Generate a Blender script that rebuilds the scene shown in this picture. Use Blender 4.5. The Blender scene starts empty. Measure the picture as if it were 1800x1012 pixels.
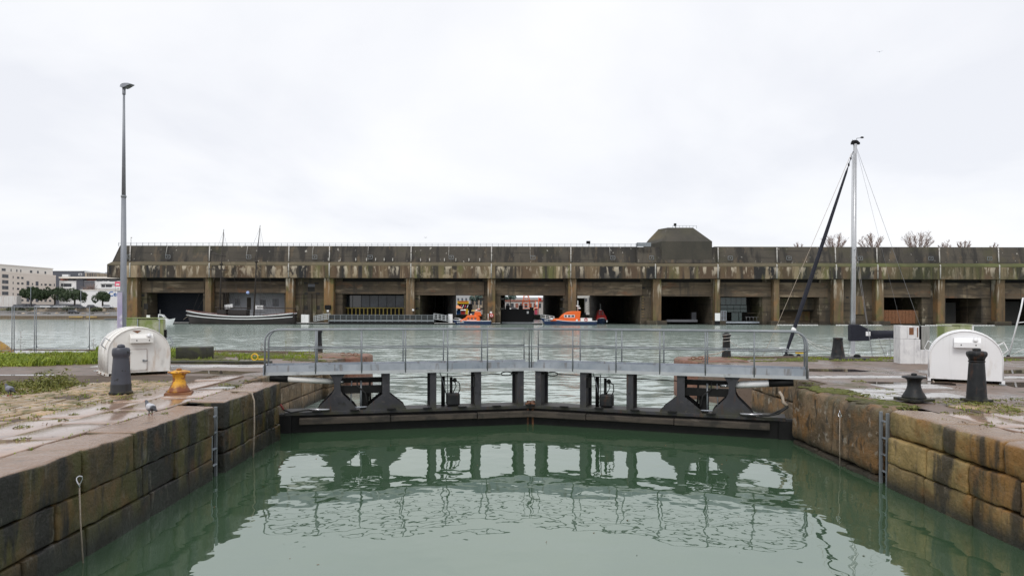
import bpy, bmesh, math, random
from mathutils import Vector, Matrix, noise as mnoise
R = math.radians
random.seed(7)
scene = bpy.context.scene
COL = scene.collection

# ---------------------------------------------------------------- camera, sky, sun, exposure
cd = bpy.data.cameras.new('camera')
cam = bpy.data.objects.new('camera', cd); COL.objects.link(cam)
cd.sensor_width = 36.0; cd.lens = 24.0; cd.shift_y = 0.0233
cd.clip_start = 0.1; cd.clip_end = 3000
CAMH = 3.5
cam.location = (0, 0, CAMH); cam.rotation_euler = (R(90), R(-0.13), 0)
scene.camera = cam

w = bpy.data.worlds.new('World'); scene.world = w; w.use_nodes = True
nt = w.node_tree; nt.nodes.clear()
def wn(t, **k):
    n = nt.nodes.new(t)
    for a, b in k.items(): setattr(n, a, b)
    return n
tc = wn('ShaderNodeTexCoord'); sep = wn('ShaderNodeSeparateXYZ'); nt.links.new(tc.outputs['Generated'], sep.inputs[0])
addz = wn('ShaderNodeMath', operation='ABSOLUTE'); nt.links.new(sep.outputs['Z'], addz.inputs[0])
addz2 = wn('ShaderNodeMath', operation='ADD'); nt.links.new(addz.outputs[0], addz2.inputs[0]); addz2.inputs[1].default_value = 0.22
dx = wn('ShaderNodeMath', operation='DIVIDE'); nt.links.new(sep.outputs['X'], dx.inputs[0]); nt.links.new(addz2.outputs[0], dx.inputs[1])
dy = wn('ShaderNodeMath', operation='DIVIDE'); nt.links.new(sep.outputs['Y'], dy.inputs[0]); nt.links.new(addz2.outputs[0], dy.inputs[1])
cmb = wn('ShaderNodeCombineXYZ'); nt.links.new(dx.outputs[0], cmb.inputs[0]); nt.links.new(dy.outputs[0], cmb.inputs[1])
no = wn('ShaderNodeTexNoise'); no.inputs['Scale'].default_value = 0.85; no.inputs['Detail'].default_value = 6; no.inputs['Roughness'].default_value = .52
no.inputs['Distortion'].default_value = .35
nt.links.new(cmb.outputs[0], no.inputs['Vector'])
rp = wn('ShaderNodeValToRGB'); nt.links.new(no.outputs[0], rp.inputs[0])
rp.color_ramp.elements[0].position = .38; rp.color_ramp.elements[0].color = (.83, .845, .895, 1)
rp.color_ramp.elements[1].position = .61; rp.color_ramp.elements[1].color = (.965, .968, .985, 1)
e = rp.color_ramp.elements.new(.49); e.color = (.905, .915, .95, 1)
bgc = wn('ShaderNodeBackground'); nt.links.new(rp.outputs[0], bgc.inputs[0]); bgc.inputs[1].default_value = 1.0
sky = wn('ShaderNodeTexSky', sky_type='NISHITA'); sky.sun_disc = False; sky.sun_elevation = R(48); sky.sun_rotation = R(200)
bgs = wn('ShaderNodeBackground'); nt.links.new(sky.outputs[0], bgs.inputs[0]); bgs.inputs[1].default_value = 0.1
mx = wn('ShaderNodeMixShader'); mx.inputs[0].default_value = .94
nt.links.new(bgs.outputs[0], mx.inputs[1]); nt.links.new(bgc.outputs[0], mx.inputs[2])
wo = wn('ShaderNodeOutputWorld'); nt.links.new(mx.outputs[0], wo.inputs[0])

sl = bpy.data.lights.new('sun', 'SUN'); sl.energy = 1.2; sl.angle = R(20); sl.color = (1, .97, .92)
so = bpy.data.objects.new('sun', sl); COL.objects.link(so)
sd = Vector((math.sin(R(200))*math.cos(R(48)), math.cos(R(200))*math.cos(R(48)), math.sin(R(48))))
so.rotation_euler = sd.to_track_quat('Z', 'Y').to_euler(); so.location = (0, -20, 60)

scene.view_settings.view_transform = 'Standard'; scene.view_settings.look = 'None'
scene.view_settings.exposure = 0.12; scene.view_settings.gamma = 1.0; scene.view_settings.use_curve_mapping = False
scene.render.engine = 'CYCLES'
scene.cycles.use_denoising = True
scene.cycles.max_bounces = 6; scene.cycles.diffuse_bounces = 3; scene.cycles.glossy_bounces = 3
scene.cycles.caustics_reflective = False; scene.cycles.caustics_refractive = False

# ---------------------------------------------------------------- helpers
def PX(px, Y): return (px-900)*Y/1200.0
def PZ(py, Y): return CAMH + (548-py)*Y/1200.0
def GY(py, z=1.55): return (CAMH-z)*1200.0/(py-548)

class MB:
    def __init__(s): s.v = []; s.f = []; s.sm = []
    def add(s, vs, fs, smooth=False):
        b = len(s.v); s.v += [tuple(v) for v in vs]
        for f in fs: s.f.append([i+b for i in f]); s.sm.append(smooth)
        return s
    def box(s, x0, x1, y0, y1, z0, z1):
        return s.add([(x0,y0,z0),(x1,y0,z0),(x1,y1,z0),(x0,y1,z0),(x0,y0,z1),(x1,y0,z1),(x1,y1,z1),(x0,y1,z1)],
                     [(0,3,2,1),(4,5,6,7),(0,1,5,4),(1,2,6,5),(2,3,7,6),(3,0,4,7)])
    def obox(s, c, size, M):
        h = [d/2 for d in size]; c = Vector(c)
        vs = [c + M @ Vector((sx*h[0], sy*h[1], sz*h[2])) for sx,sy,sz in
              ((-1,-1,-1),(1,-1,-1),(1,1,-1),(-1,1,-1),(-1,-1,1),(1,-1,1),(1,1,1),(-1,1,1))]
        return s.add(vs, [(0,3,2,1),(4,5,6,7),(0,1,5,4),(1,2,6,5),(2,3,7,6),(3,0,4,7)])
    def bar(s, p, q, wd, ht):
        p, q = Vector(p), Vector(q); d = q-p
        M = d.to_track_quat('X', 'Z').to_matrix()
        return s.obox((p+q)/2, (d.length, wd, ht), M)
    def tube(s, pts, r, n=8, closed=False):
        pts = [Vector(p) for p in pts]; k = len(pts)
        rr = r if isinstance(r, (list, tuple)) else [r]*k
        rings = []; up0 = None
        for i, p in enumerate(pts):
            a = pts[i-1] if i else (pts[-1] if closed else p); b = pts[(i+1) % k] if (i < k-1 or closed) else p
            d = (b-a).normalized() if (b-a).length > 1e-9 else Vector((0,0,1))
            if up0 is None: up0 = d.orthogonal().normalized()
            u = (up0 - d*up0.dot(d)); u = u.normalized() if u.length > 1e-6 else d.orthogonal().normalized(); up0 = u
            w2 = d.cross(u)
            rings.append([p + (u*math.cos(2*math.pi*j/n) + w2*math.sin(2*math.pi*j/n))*rr[i] for j in range(n)])
        vs = [v for rg in rings for v in rg]; fs = []
        for i in range(k if closed else k-1):
            i2 = (i+1) % k
            for j in range(n): fs.append((i*n+j, i*n+(j+1)%n, i2*n+(j+1)%n, i2*n+j))
        if not closed: fs += [tuple(range(n))[::-1], tuple((k-1)*n+j for j in range(n))]
        return s.add(vs, fs, n > 4)
    def lathe(s, prof, n=20, c=(0,0,0), lobes=None):
        vs = []
        for k, (r, z) in enumerate(prof):
            for j in range(n):
                a = 2*math.pi*j/n; rr = r
                if lobes and lobes[1] <= k <= lobes[2]: rr = r*(1+lobes[3]*abs(math.sin(lobes[0]*a/2)))
                vs.append((c[0]+rr*math.cos(a), c[1]+rr*math.sin(a), c[2]+z))
        fs = []
        for i in range(len(prof)-1):
            for j in range(n): fs.append((i*n+j, i*n+(j+1)%n, (i+1)*n+(j+1)%n, (i+1)*n+j))
        m = len(prof)-1
        fs += [tuple(range(n))[::-1], tuple(m*n+j for j in range(n))]
        return s.add(vs, fs, True)
    def prism(s, poly, z0, z1, top=True):
        n = len(poly)
        vs = [(x,y,z0) for x,y in poly] + [(x,y,z1) for x,y in poly]
        fs = [(i,(i+1)%n,n+(i+1)%n,n+i) for i in range(n)]
        fs += [tuple(range(n))[::-1], tuple(range(n,2*n))]
        return s.add(vs, fs)
    def extr(s, prof, x0, x1):          # profile (y,z) extruded along x
        n = len(prof)
        vs = [(x0,y,z) for y,z in prof] + [(x1,y,z) for y,z in prof]
        fs = [(i,(i+1)%n,n+(i+1)%n,n+i) for i in range(n)] + [tuple(range(n))[::-1], tuple(range(n,2*n))]
        return s.add(vs, fs)
    def extry(s, prof, y0, y1):         # profile (x,z) extruded along y
        n = len(prof)
        vs = [(x,y0,z) for x,z in prof] + [(x,y1,z) for x,z in prof]
        fs = [(i,(i+1)%n,n+(i+1)%n,n+i) for i in range(n)] + [tuple(range(n))[::-1], tuple(range(n,2*n))]
        return s.add(vs, fs)
    def ball(s, c, r, n=10, m=7):
        rx, ry, rz = r if isinstance(r, (list, tuple)) else (r,r,r)
        vs = []
        for i in range(m+1):
            t = math.pi*i/m
            for j in range(n):
                a = 2*math.pi*j/n
                vs.append((c[0]+rx*math.sin(t)*math.cos(a), c[1]+ry*math.sin(t)*math.sin(a), c[2]+rz*math.cos(t)))
        fs = [(i*n+j,(i+1)*n+j,(i+1)*n+(j+1)%n,i*n+(j+1)%n) for i in range(m) for j in range(n)]
        return s.add(vs, fs, True)
    def mesh(s, name, m, fix=True):
        me = bpy.data.meshes.new(name); me.from_pydata(s.v, [], s.f)
        me.polygons.foreach_set('use_smooth', s.sm)
        if m: me.materials.append(m)
        if fix and len(s.f) < 6000:
            bm = bmesh.new(); bm.from_mesh(me); bmesh.ops.recalc_face_normals(bm, faces=bm.faces); bm.to_mesh(me); bm.free()
        me.update(); return me
    def build(s, name, m, parent=None, bevel=0, fix=True):
        return place(name, s.mesh(name, m, fix), parent, bevel)

def place(name, me, parent=None, bevel=0, loc=None):
    o = bpy.data.objects.new(name, me); COL.objects.link(o)
    if parent is not None: o.parent = parent
    if loc is not None: o.location = loc
    if bevel:
        b = o.modifiers.new('bevel', 'BEVEL'); b.width = bevel; b.segments = 2; b.limit_method = 'ANGLE'; b.angle_limit = R(40)
    return o
def tag(o, label=None, cat=None, group=None, kind=None):
    if label: o['label'] = label
    if cat: o['category'] = cat
    if group: o['group'] = group
    if kind: o['kind'] = kind
    return o
def thing(name, label, cat, loc=(0,0,0), rz=0, group=None):
    o = bpy.data.objects.new(name, None); COL.objects.link(o); o.empty_display_size = .2
    o.location = loc; o.rotation_euler = (0,0,rz); return tag(o, label, cat, group)
def copy_tree(o, parent=None):
    c = o.copy(); COL.objects.link(c)
    if parent is not None: c.parent = parent
    for ch in list(o.children): copy_tree(ch, c)
    return c

# ---------------------------------------------------------------- materials
def mat(name, base, var=None, scale=3.0, detail=5, rough=.6, rvar=None, rscale=2.0, bump=0, bscale=25, metal=0, layers=(), coords='world', rand=0, lo=.35, hi=.65, spec=.5, alpha=None):
    m = bpy.data.materials.new(name); m.use_nodes = True
    t = m.node_tree; b = t.nodes['Principled BSDF']; L = t.links.new
    b.inputs['Metallic'].default_value = metal; b.inputs['Roughness'].default_value = rough
    b.inputs['Specular IOR Level'].default_value = spec
    if coords == 'world': vec = t.nodes.new('ShaderNodeNewGeometry').outputs['Position']
    else: vec = t.nodes.new('ShaderNodeTexCoord').outputs['Object']
    if rand:
        oi = t.nodes.new('ShaderNodeObjectInfo'); sc_ = t.nodes.new('ShaderNodeVectorMath'); sc_.operation = 'SCALE'
        cm = t.nodes.new('ShaderNodeCombineXYZ')
        for i in range(3): L(oi.outputs['Random'], cm.inputs[i])
        L(cm.outputs[0], sc_.inputs[0]); sc_.inputs['Scale'].default_value = 37.0
        ad = t.nodes.new('ShaderNodeVectorMath'); ad.operation = 'ADD'; L(vec, ad.inputs[0]); L(sc_.outputs[0], ad.inputs[1])
        nvec = ad.outputs[0]
    else: nvec = vec
    def nz(scale, detail=5, rgh=.6, nvec=nvec):
        n = t.nodes.new('ShaderNodeTexNoise'); n.inputs['Detail'].default_value = detail; n.inputs['Roughness'].default_value = rgh
        if isinstance(scale, (tuple, list)):
            mp = t.nodes.new('ShaderNodeMapping'); mp.inputs['Scale'].default_value = scale; L(nvec, mp.inputs[0]); L(mp.outputs[0], n.inputs['Vector']); n.inputs['Scale'].default_value = 1
        else: n.inputs['Scale'].default_value = scale; L(nvec, n.inputs['Vector'])
        return n.outputs[0]
    def rng(sock, a, bb, c=0., d=1.):
        r = t.nodes.new('ShaderNodeMapRange'); r.inputs[1].default_value = a; r.inputs[2].default_value = bb; r.inputs[3].default_value = c; r.inputs[4].default_value = d
        L(sock, r.inputs[0]); return r.outputs[0]
    def mul(a, bb):
        k = t.nodes.new('ShaderNodeMath'); k.operation = 'MULTIPLY'; L(a, k.inputs[0])
        if isinstance(bb, (int, float)): k.inputs[1].default_value = bb
        else: L(bb, k.inputs[1])
        return k.outputs[0]
    def mix(f, a, bb):
        k = t.nodes.new('ShaderNodeMixRGB'); L(f, k.inputs[0])
        for i, s in ((1, a), (2, bb)):
            if isinstance(s, tuple): k.inputs[i].default_value = (*s[:3], 1)
            else: L(s, k.inputs[i])
        return k.outputs[0]
    col = None
    if var:
        col = mix(rng(nz(scale, detail), lo, hi), base, var)
    if rand:
        k = t.nodes.new('ShaderNodeHueSaturation'); L(rng(oi.outputs['Random'], 0, 1, 1-rand, 1+rand), k.inputs['Value'])
        if col: L(col, k.inputs['Color'])
        else: k.inputs['Color'].default_value = (*base, 1)
        col = k.outputs[0]
    rgh = None
    if rvar: rgh = rng(nz(rscale, 4), rvar[2] if len(rvar) > 2 else .38, rvar[3] if len(rvar) > 3 else .62, rvar[0], rvar[1])
    zs = None
    for l in layers:
        f = rng(nz(l.get('scale', 3), l.get('detail', 5), .6, vec), l.get('lo', .5), l.get('hi', .62), 0, l.get('amt', 1))
        for ax in ('x', 'y', 'z'):
            if ax in l:
                if zs is None:
                    zs = t.nodes.new('ShaderNodeSeparateXYZ'); L(vec, zs.inputs[0])
                a, bb = l[ax]; f = mul(f, rng(zs.outputs[ax.upper()], a, bb))
                if ax+'2' in l: a, bb = l[ax+'2']; f = mul(f, rng(zs.outputs[ax.upper()], a, bb))
        if l.get('up'):
            g = t.nodes.new('ShaderNodeNewGeometry'); s2 = t.nodes.new('ShaderNodeSeparateXYZ'); L(g.outputs['Normal'], s2.inputs[0])
            f = mul(f, rng(s2.outputs[2], .4, .8))
        col = mix(f, col if col else base, l['color'])
        if 'rough' in l:
            k = t.nodes.new('ShaderNodeMix'); L(f, k.inputs[0])
            if rgh: L(rgh, k.inputs[2])
            else: k.inputs[2].default_value = rough
            k.inputs[3].default_value = l['rough']; rgh = k.outputs[0]
    if col: L(col, b.inputs['Base Color'])
    else: b.inputs['Base Color'].default_value = (*base, 1)
    if rgh: L(rgh, b.inputs['Roughness'])
    if bump:
        bn = t.nodes.new('ShaderNodeBump'); bn.inputs['Distance'].default_value = bump; bn.inputs['Strength'].default_value = 1
        L(nz(bscale, 8, .65), bn.inputs['Height']); L(bn.outputs[0], b.inputs['Normal'])
    return m

def water_mat(name, base, waves, ior=1.5, rough=.02, var=None, tint=(1,1,1)):
    m = bpy.data.materials.new(name); m.use_nodes = True
    t = m.node_tree; b = t.nodes['Principled BSDF']; L = t.links.new
    b.inputs['Base Color'].default_value = (*base, 1); b.inputs['Roughness'].default_value = rough; b.inputs['IOR'].default_value = ior; b.inputs['Specular Tint'].default_value = (*tint, 1)
    g = t.nodes.new('ShaderNodeNewGeometry'); acc = None
    for (sx, sy, rot, amp, det) in waves:
        mp = t.nodes.new('ShaderNodeMapping'); mp.inputs['Scale'].default_value = (sx, sy, 1); mp.inputs['Rotation'].default_value = (0,0,rot)
        L(g.outputs['Position'], mp.inputs[0])
        n = t.nodes.new('ShaderNodeTexNoise'); n.inputs['Scale'].default_value = 1; n.inputs['Detail'].default_value = det; n.inputs['Roughness'].default_value = .45
        L(mp.outputs[0], n.inputs['Vector'])
        k = t.nodes.new('ShaderNodeMath'); k.operation = 'MULTIPLY'; L(n.outputs[0], k.inputs[0]); k.inputs[1].default_value = amp
        if acc is None: acc = k.outputs[0]
        else:
            a = t.nodes.new('ShaderNodeMath'); L(acc, a.inputs[0]); L(k.outputs[0], a.inputs[1]); acc = a.outputs[0]
    bn = t.nodes.new('ShaderNodeBump'); bn.inputs['Distance'].default_value = 1; bn.inputs['Strength'].default_value = 1
    L(acc, bn.inputs['Height']); L(bn.outputs[0], b.inputs['Normal'])
    if var:
        n = t.nodes.new('ShaderNodeTexNoise'); n.inputs['Scale'].default_value = .25; n.inputs['Detail'].default_value = 4; L(g.outputs['Position'], n.inputs['Vector'])
        r = t.nodes.new('ShaderNodeValToRGB'); L(n.outputs[0], r.inputs[0])
        r.color_ramp.elements[0].position = .35; r.color_ramp.elements[0].color = (*base, 1); r.color_ramp.elements[1].position = .65; r.color_ramp.elements[1].color = (*var, 1)
        L(r.outputs[0], b.inputs['Base Color'])
    return m

def chop_mat(name, base, sc, tilt, ior, rough):
    """choppy water: the surface normal is tilted by noise directly, so that far waves keep their slope"""
    m = bpy.data.materials.new(name); m.use_nodes = True
    t = m.node_tree; b = t.nodes['Principled BSDF']; L = t.links.new
    b.inputs['Base Color'].default_value = (*base, 1); b.inputs['Roughness'].default_value = rough; b.inputs['IOR'].default_value = ior
    g = t.nodes.new('ShaderNodeNewGeometry'); acc = None
    for k, (s, amp, rot) in enumerate(((1, 1, .08), (3.3, .55, -.2), (.22, .35, .1))):
        mp = t.nodes.new('ShaderNodeMapping'); mp.inputs['Scale'].default_value = (sc[0]*s, sc[1]*s, 1); mp.inputs['Rotation'].default_value = (0,0,rot); mp.inputs['Location'].default_value = (17*k, 5*k, 0)
        L(g.outputs['Position'], mp.inputs[0])
        n = t.nodes.new('ShaderNodeTexNoise'); n.inputs['Scale'].default_value = 1; n.inputs['Detail'].default_value = 3; L(mp.outputs[0], n.inputs['Vector'])
        c = t.nodes.new('ShaderNodeVectorMath'); c.operation = 'SUBTRACT'; L(n.outputs['Color'], c.inputs[0]); c.inputs[1].default_value = (.5, .5, .5)
        d = t.nodes.new('ShaderNodeVectorMath'); d.operation = 'MULTIPLY'; L(c.outputs[0], d.inputs[0]); d.inputs[1].default_value = (tilt[0]*amp, tilt[1]*amp, 0)
        if acc is None: acc = d.outputs[0]
        else:
            a = t.nodes.new('ShaderNodeVectorMath'); L(acc, a.inputs[0]); L(d.outputs[0], a.inputs[1]); acc = a.outputs[0]
    s3 = t.nodes.new('ShaderNodeSeparateXYZ'); L(g.outputs['Position'], s3.inputs[0])      # calmer water in the lee of the bunker
    r3 = t.nodes.new('ShaderNodeMapRange'); r3.inputs[1].default_value = 92; r3.inputs[2].default_value = 128; r3.inputs[3].default_value = 1; r3.inputs[4].default_value = .22; L(s3.outputs[1], r3.inputs[0])
    sc3 = t.nodes.new('ShaderNodeVectorMath'); sc3.operation = 'SCALE'; L(acc, sc3.inputs[0]); L(r3.outputs[0], sc3.inputs['Scale']); acc = sc3.outputs[0]
    a = t.nodes.new('ShaderNodeVectorMath'); L(acc, a.inputs[0]); a.inputs[1].default_value = (0, 0, 1)
    nn = t.nodes.new('ShaderNodeVectorMath'); nn.operation = 'NORMALIZE'; L(a.outputs[0], nn.inputs[0]); L(nn.outputs[0], b.inputs['Normal'])
    return m

MOSS = (.075, .085, .018); BLACK = (.012, .012, .011)
M = {}
M['lock_water'] = water_mat('lock_water', (.042, .082, .044), [(.9,.9,.3,.022,2),(2.6,2.2,1.1,.004,2),(.25,.25,.7,.03,1)], ior=3.3, var=(.050,.091,.051), tint=(.92,1,.94))
M['basin_water'] = chop_mat('basin_water', (.30, .37, .33), (.75, 2.0, 1), (.30, .70), 2.2, .15)
M['quay'] = mat('quay_surface', (.13,.082,.058), (.185,.13,.098), scale=.8, rough=.5, rvar=(.05,.5,.34,.48), rscale=.4, bump=.006, bscale=14,
    layers=[dict(color=(.05,.043,.038), scale=2.2, lo=.52, hi=.66, amt=.7), dict(color=MOSS, scale=1.1, lo=.56, hi=.66, amt=.6, rough=.8), dict(color=(.2,.17,.14), scale=14, lo=.62, hi=.7, amt=.5)])
M['slab'] = mat('wet_slab', (.27,.17,.115), (.36,.25,.185), scale=1.3, rough=.3, rvar=(.03,.20,.44,.64), rscale=.9, bump=.0025, bscale=18, spec=.8, rand=.16,
    layers=[dict(color=(.10,.075,.06), scale=2.5, lo=.55, hi=.7, amt=.6), dict(color=(.22,.12,.07), scale=.5, lo=.55, hi=.65, amt=.5), dict(color=MOSS, scale=5, lo=.64, hi=.7, amt=.6, rough=.8)])
M['cobble'] = mat('cobble', (.25,.175,.085), (.36,.245,.14), scale=3, rough=.35, rvar=(.18,.5), bump=.006, bscale=25, rand=.25, layers=[dict(color=MOSS, scale=3, lo=.52, hi=.64, amt=.75, rough=.8)])
M['wall_left'] = mat('dark_mossy_stone', (.038,.027,.008), (.094,.060,.019), scale=1.3, rough=.55, rvar=(.3,.7), bump=.05, bscale=7, rand=.42, lo=.42, hi=.58,
    layers=[dict(color=(.058,.056,.009), scale=(1.1,1.1,.5), lo=.47, hi=.57, amt=.85), dict(color=(.007,.0065,.005), scale=(1.7,1.7,.25), lo=.48, hi=.55, amt=.95),
            dict(color=(.16,.15,.12), scale=(7,7,1.6), lo=.60, hi=.68, amt=.6), dict(color=(.10,.05,.018), scale=1.1, lo=.58, hi=.68, amt=.5),
            dict(color=(.012,.014,.008), scale=1, lo=.2, hi=.4, amt=.95, z=(.45,.1)),
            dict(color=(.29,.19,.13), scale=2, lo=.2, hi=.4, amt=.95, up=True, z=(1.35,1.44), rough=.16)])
M['wall_right'] = mat('tan_quay_stone', (.17,.118,.042), (.31,.215,.085), scale=1.2, rough=.6, rvar=(.35,.75), bump=.05, bscale=8, rand=.35, lo=.42, hi=.58,
    layers=[dict(color=(.27,.12,.022), scale=.7, lo=.50, hi=.6, amt=.75), dict(color=(.03,.022,.012), scale=(1.9,1.9,.3), lo=.52, hi=.6, amt=.9),
            dict(color=(.075,.07,.025), scale=(1.2,1.2,.8), lo=.56, hi=.68, amt=.55), dict(color=(.26,.21,.15), scale=6, lo=.62, hi=.72, amt=.5),
            dict(color=(.018,.016,.009), scale=1, lo=.2, hi=.4, amt=.92, z=(.36,.08)),
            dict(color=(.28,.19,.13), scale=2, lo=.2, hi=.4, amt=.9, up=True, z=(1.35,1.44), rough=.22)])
M['wall_rough'] = mat('rough_brown_masonry', (.11,.073,.038), (.23,.155,.088), scale=.9, rough=.7, bump=.08, bscale=6, rand=.2, lo=.42, hi=.58,
    layers=[dict(color=(.04,.03,.02), scale=(1.6,1.6,.5), lo=.52, hi=.66, amt=.8), dict(color=(.24,.115,.03), scale=.9, lo=.53, hi=.62, amt=.7), dict(color=(.38,.33,.27), scale=4, lo=.58, hi=.66, amt=.7), dict(color=(.02,.016,.01), scale=(6,6,2), lo=.58, hi=.64, amt=.8),
            dict(color=(.075,.07,.03), scale=2, lo=.45, hi=.6, amt=.7, z=(1.1,1.5)), dict(color=(.018,.016,.009), scale=1, lo=.2, hi=.4, amt=.92, z=(.36,.08))])
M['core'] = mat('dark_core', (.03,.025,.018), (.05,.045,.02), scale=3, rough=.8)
M['puddle'] = mat('puddle_water', (.055,.042,.034), rough=.015, spec=.6)
M['litter'] = mat('dead_leaf', (.10,.05,.02), (.16,.09,.04), scale=9, rough=.7)
M['grass'] = mat('grass_blade', (.15,.23,.016), (.30,.35,.028), scale=1.2, rough=.6, layers=[dict(color=(.24,.20,.06), scale=.9, lo=.55, hi=.7, amt=.7), dict(color=(.05,.10,.015), scale=2.3, lo=.52, hi=.66, amt=.7)])
M['moss'] = mat('moss', (.07,.08,.018), (.13,.14,.03), scale=3, rough=.9, bump=.02, bscale=30, layers=[dict(color=(.09,.075,.05), scale=2, lo=.5, hi=.64, amt=.8)])
M['soil'] = mat('soil', (.07,.05,.035), (.12,.085,.06), scale=2, rough=.85, bump=.02, bscale=12)
M['concrete_pale'] = mat('pale_concrete', (.38,.37,.36), (.5,.49,.48), scale=2, rough=.35, rvar=(.12,.5), layers=[dict(color=(.15,.13,.11), scale=3, lo=.58, hi=.68, amt=.7)])
M['stone_dark'] = mat('dark_wet_stone', (.018,.018,.014), (.035,.036,.022), scale=4, rough=.55, bump=.015, bscale=14, layers=[dict(color=(.12,.12,.1), scale=14, lo=.64, hi=.7, amt=.6), dict(color=MOSS, scale=3, lo=.5, hi=.62, amt=.4)])
M['white'] = mat('white_paint', (.82,.82,.83), (.85,.85,.86), scale=2, rough=.38, coords='object', layers=[dict(color=(.5,.42,.32), scale=(3,3,1), lo=.6, hi=.75, amt=.4), dict(color=(.4,.36,.3), scale=(5,5,1), lo=.5, hi=.7, amt=.4, z=(.16,.05)), dict(color=(.6,.6,.6), scale=(7,7,.5), lo=.6, hi=.72, amt=.3)])
M['white_dirty'] = mat('dirty_white_paint', (.78,.76,.72), (.83,.82,.79), scale=2, rough=.42, coords='object', layers=[dict(color=(.42,.30,.18), scale=(4,4,.6), lo=.45, hi=.63, amt=.6, z=(.25,.08)), dict(color=(.45,.28,.15), scale=(4,4,.9), lo=.58, hi=.72, amt=.5), dict(color=(.3,.29,.27), scale=(2.5,2.5,.8), lo=.62, hi=.75, amt=.4)])
M['white_panel'] = mat('grimy_white_panel', (.68,.68,.69), (.78,.78,.78), scale=3, rough=.4, coords='object', layers=[dict(color=(.3,.3,.32), scale=(4,4,1.5), lo=.55, hi=.72, amt=.6)])
M['rust'] = mat('rust', (.16,.06,.025), (.24,.11,.05), scale=5, rough=.75, bump=.006, bscale=30, layers=[dict(color=(.05,.025,.015), scale=3, lo=.54, hi=.66, amt=.8)])
M['rust_pink'] = mat('rusty_steel_edge', (.17,.075,.05), (.25,.13,.09), scale=4, rough=.6, bump=.006, bscale=24, layers=[dict(color=MOSS, scale=2.5, lo=.5, hi=.6, amt=.8, up=True), dict(color=(.05,.03,.02), scale=3, lo=.56, hi=.66, amt=.7)])
M['iron'] = mat('black_cast_iron', (.009,.0105,.012), (.018,.02,.022), scale=5, rough=.5, spec=.3, coords='object', bump=.003, bscale=40, layers=[dict(color=(.04,.036,.032), scale=7, lo=.58, hi=.70, amt=.7), dict(color=(.09,.04,.02), scale=(6,6,2), lo=.56, hi=.66, amt=.55), dict(color=(.07,.065,.03), scale=8, lo=.4, hi=.6, amt=.6, z=(.12,.02))])
M['iron_grey'] = mat('grey_painted_iron', (.045,.049,.066), (.06,.064,.082), scale=3, rough=.4, coords='object', layers=[dict(color=(.01,.01,.01), scale=6, lo=.64, hi=.655, amt=.95), dict(color=(.012,.012,.012), scale=5, lo=.1, hi=.2, amt=.9, z=(.235,.205)), dict(color=(.18,.14,.1), scale=9, lo=.68, hi=.72, amt=.4)])
M['yellow_rust'] = mat('worn_yellow_paint', (.74,.40,.022), (.64,.31,.02), scale=4, rough=.5, coords='object', bump=.004, bscale=25, layers=[dict(color=(.23,.075,.02), scale=5, lo=.50, hi=.56, amt=.95), dict(color=(.20,.06,.02), scale=5, lo=.3, hi=.5, amt=.95, z=(.30,.2))])
M['ochre'] = mat('ochre_paint', (.42,.24,.03), (.33,.18,.03), scale=2, rough=.6, coords='object', layers=[dict(color=(.1,.06,.03), scale=3, lo=.56, hi=.68, amt=.7)])
M['gate'] = mat('dark_grey_gate_steel', (.032,.032,.038), (.05,.05,.056), scale=1.4, rough=.55, spec=.35, bump=.004, bscale=20, layers=[dict(color=(.012,.012,.012), scale=3, lo=.58, hi=.68, amt=.7), dict(color=(.11,.095,.085), scale=7, lo=.60, hi=.68, amt=.5), dict(color=(.08,.04,.022), scale=(5,5,.8), lo=.57, hi=.66, amt=.6), dict(color=(.05,.05,.025), scale=4, lo=.4, hi=.6, amt=.6, z=(.85,.6))])
M['gate_dark'] = mat('blackened_steel', (.004,.004,.004), (.010,.010,.010), scale=3, rough=.6, spec=.25)
M['timber'] = mat('weathered_timber', (.035,.029,.023), (.075,.06,.046), scale=(1.2,1.2,9), rough=.75, bump=.01, bscale=14, layers=[dict(color=(.018,.016,.013), scale=2, lo=.5, hi=.62, amt=.8), dict(color=(.2,.18,.15), scale=(2,2,8), lo=.64, hi=.74, amt=.5)])
M['galv'] = mat('galvanised_steel', (.31,.34,.38), (.42,.45,.50), scale=1.6, rough=.42, metal=.25, layers=[dict(color=(.15,.16,.18), scale=4, lo=.6, hi=.7, amt=.6), dict(color=(.22,.26,.31), scale=.6, lo=.5, hi=.6, amt=.6), dict(color=(.16,.13,.11), scale=(6,6,.7), lo=.58, hi=.66, amt=.6)])
M['galv_pale'] = mat('pale_galvanised_channel', (.42,.44,.46), (.52,.54,.55), scale=2, rough=.45, metal=.2, layers=[dict(color=(.2,.2,.2), scale=3, lo=.58, hi=.68, amt=.6)])
M['galv_dark'] = mat('grey_handrail_steel', (.17,.185,.20), (.25,.27,.29), scale=2, rough=.45, metal=.3)
M['lamp_pole'] = mat('grey_lamp_paint', (.20,.215,.245), (.25,.265,.29), scale=1, rough=.5, metal=.1)
M['lamp_head'] = mat('dark_lamp_head', (.10,.105,.11), rough=.5)
M['lilac'] = mat('lilac_paint', (.42,.38,.55), (.52,.49,.6), scale=1.5, rough=.6, layers=[dict(color=(.75,.74,.78), scale=2.2, lo=.54, hi=.62, amt=.8)])
M['green_cabinet'] = mat('algae_covered_cabinet', (.32,.34,.19), (.44,.45,.34), scale=2.5, rough=.6, layers=[dict(color=(.16,.22,.03), scale=(1.5,1.5,.8), lo=.45, hi=.58, amt=.85), dict(color=(.6,.6,.55), scale=3, lo=.6, hi=.7, amt=.6)])
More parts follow.
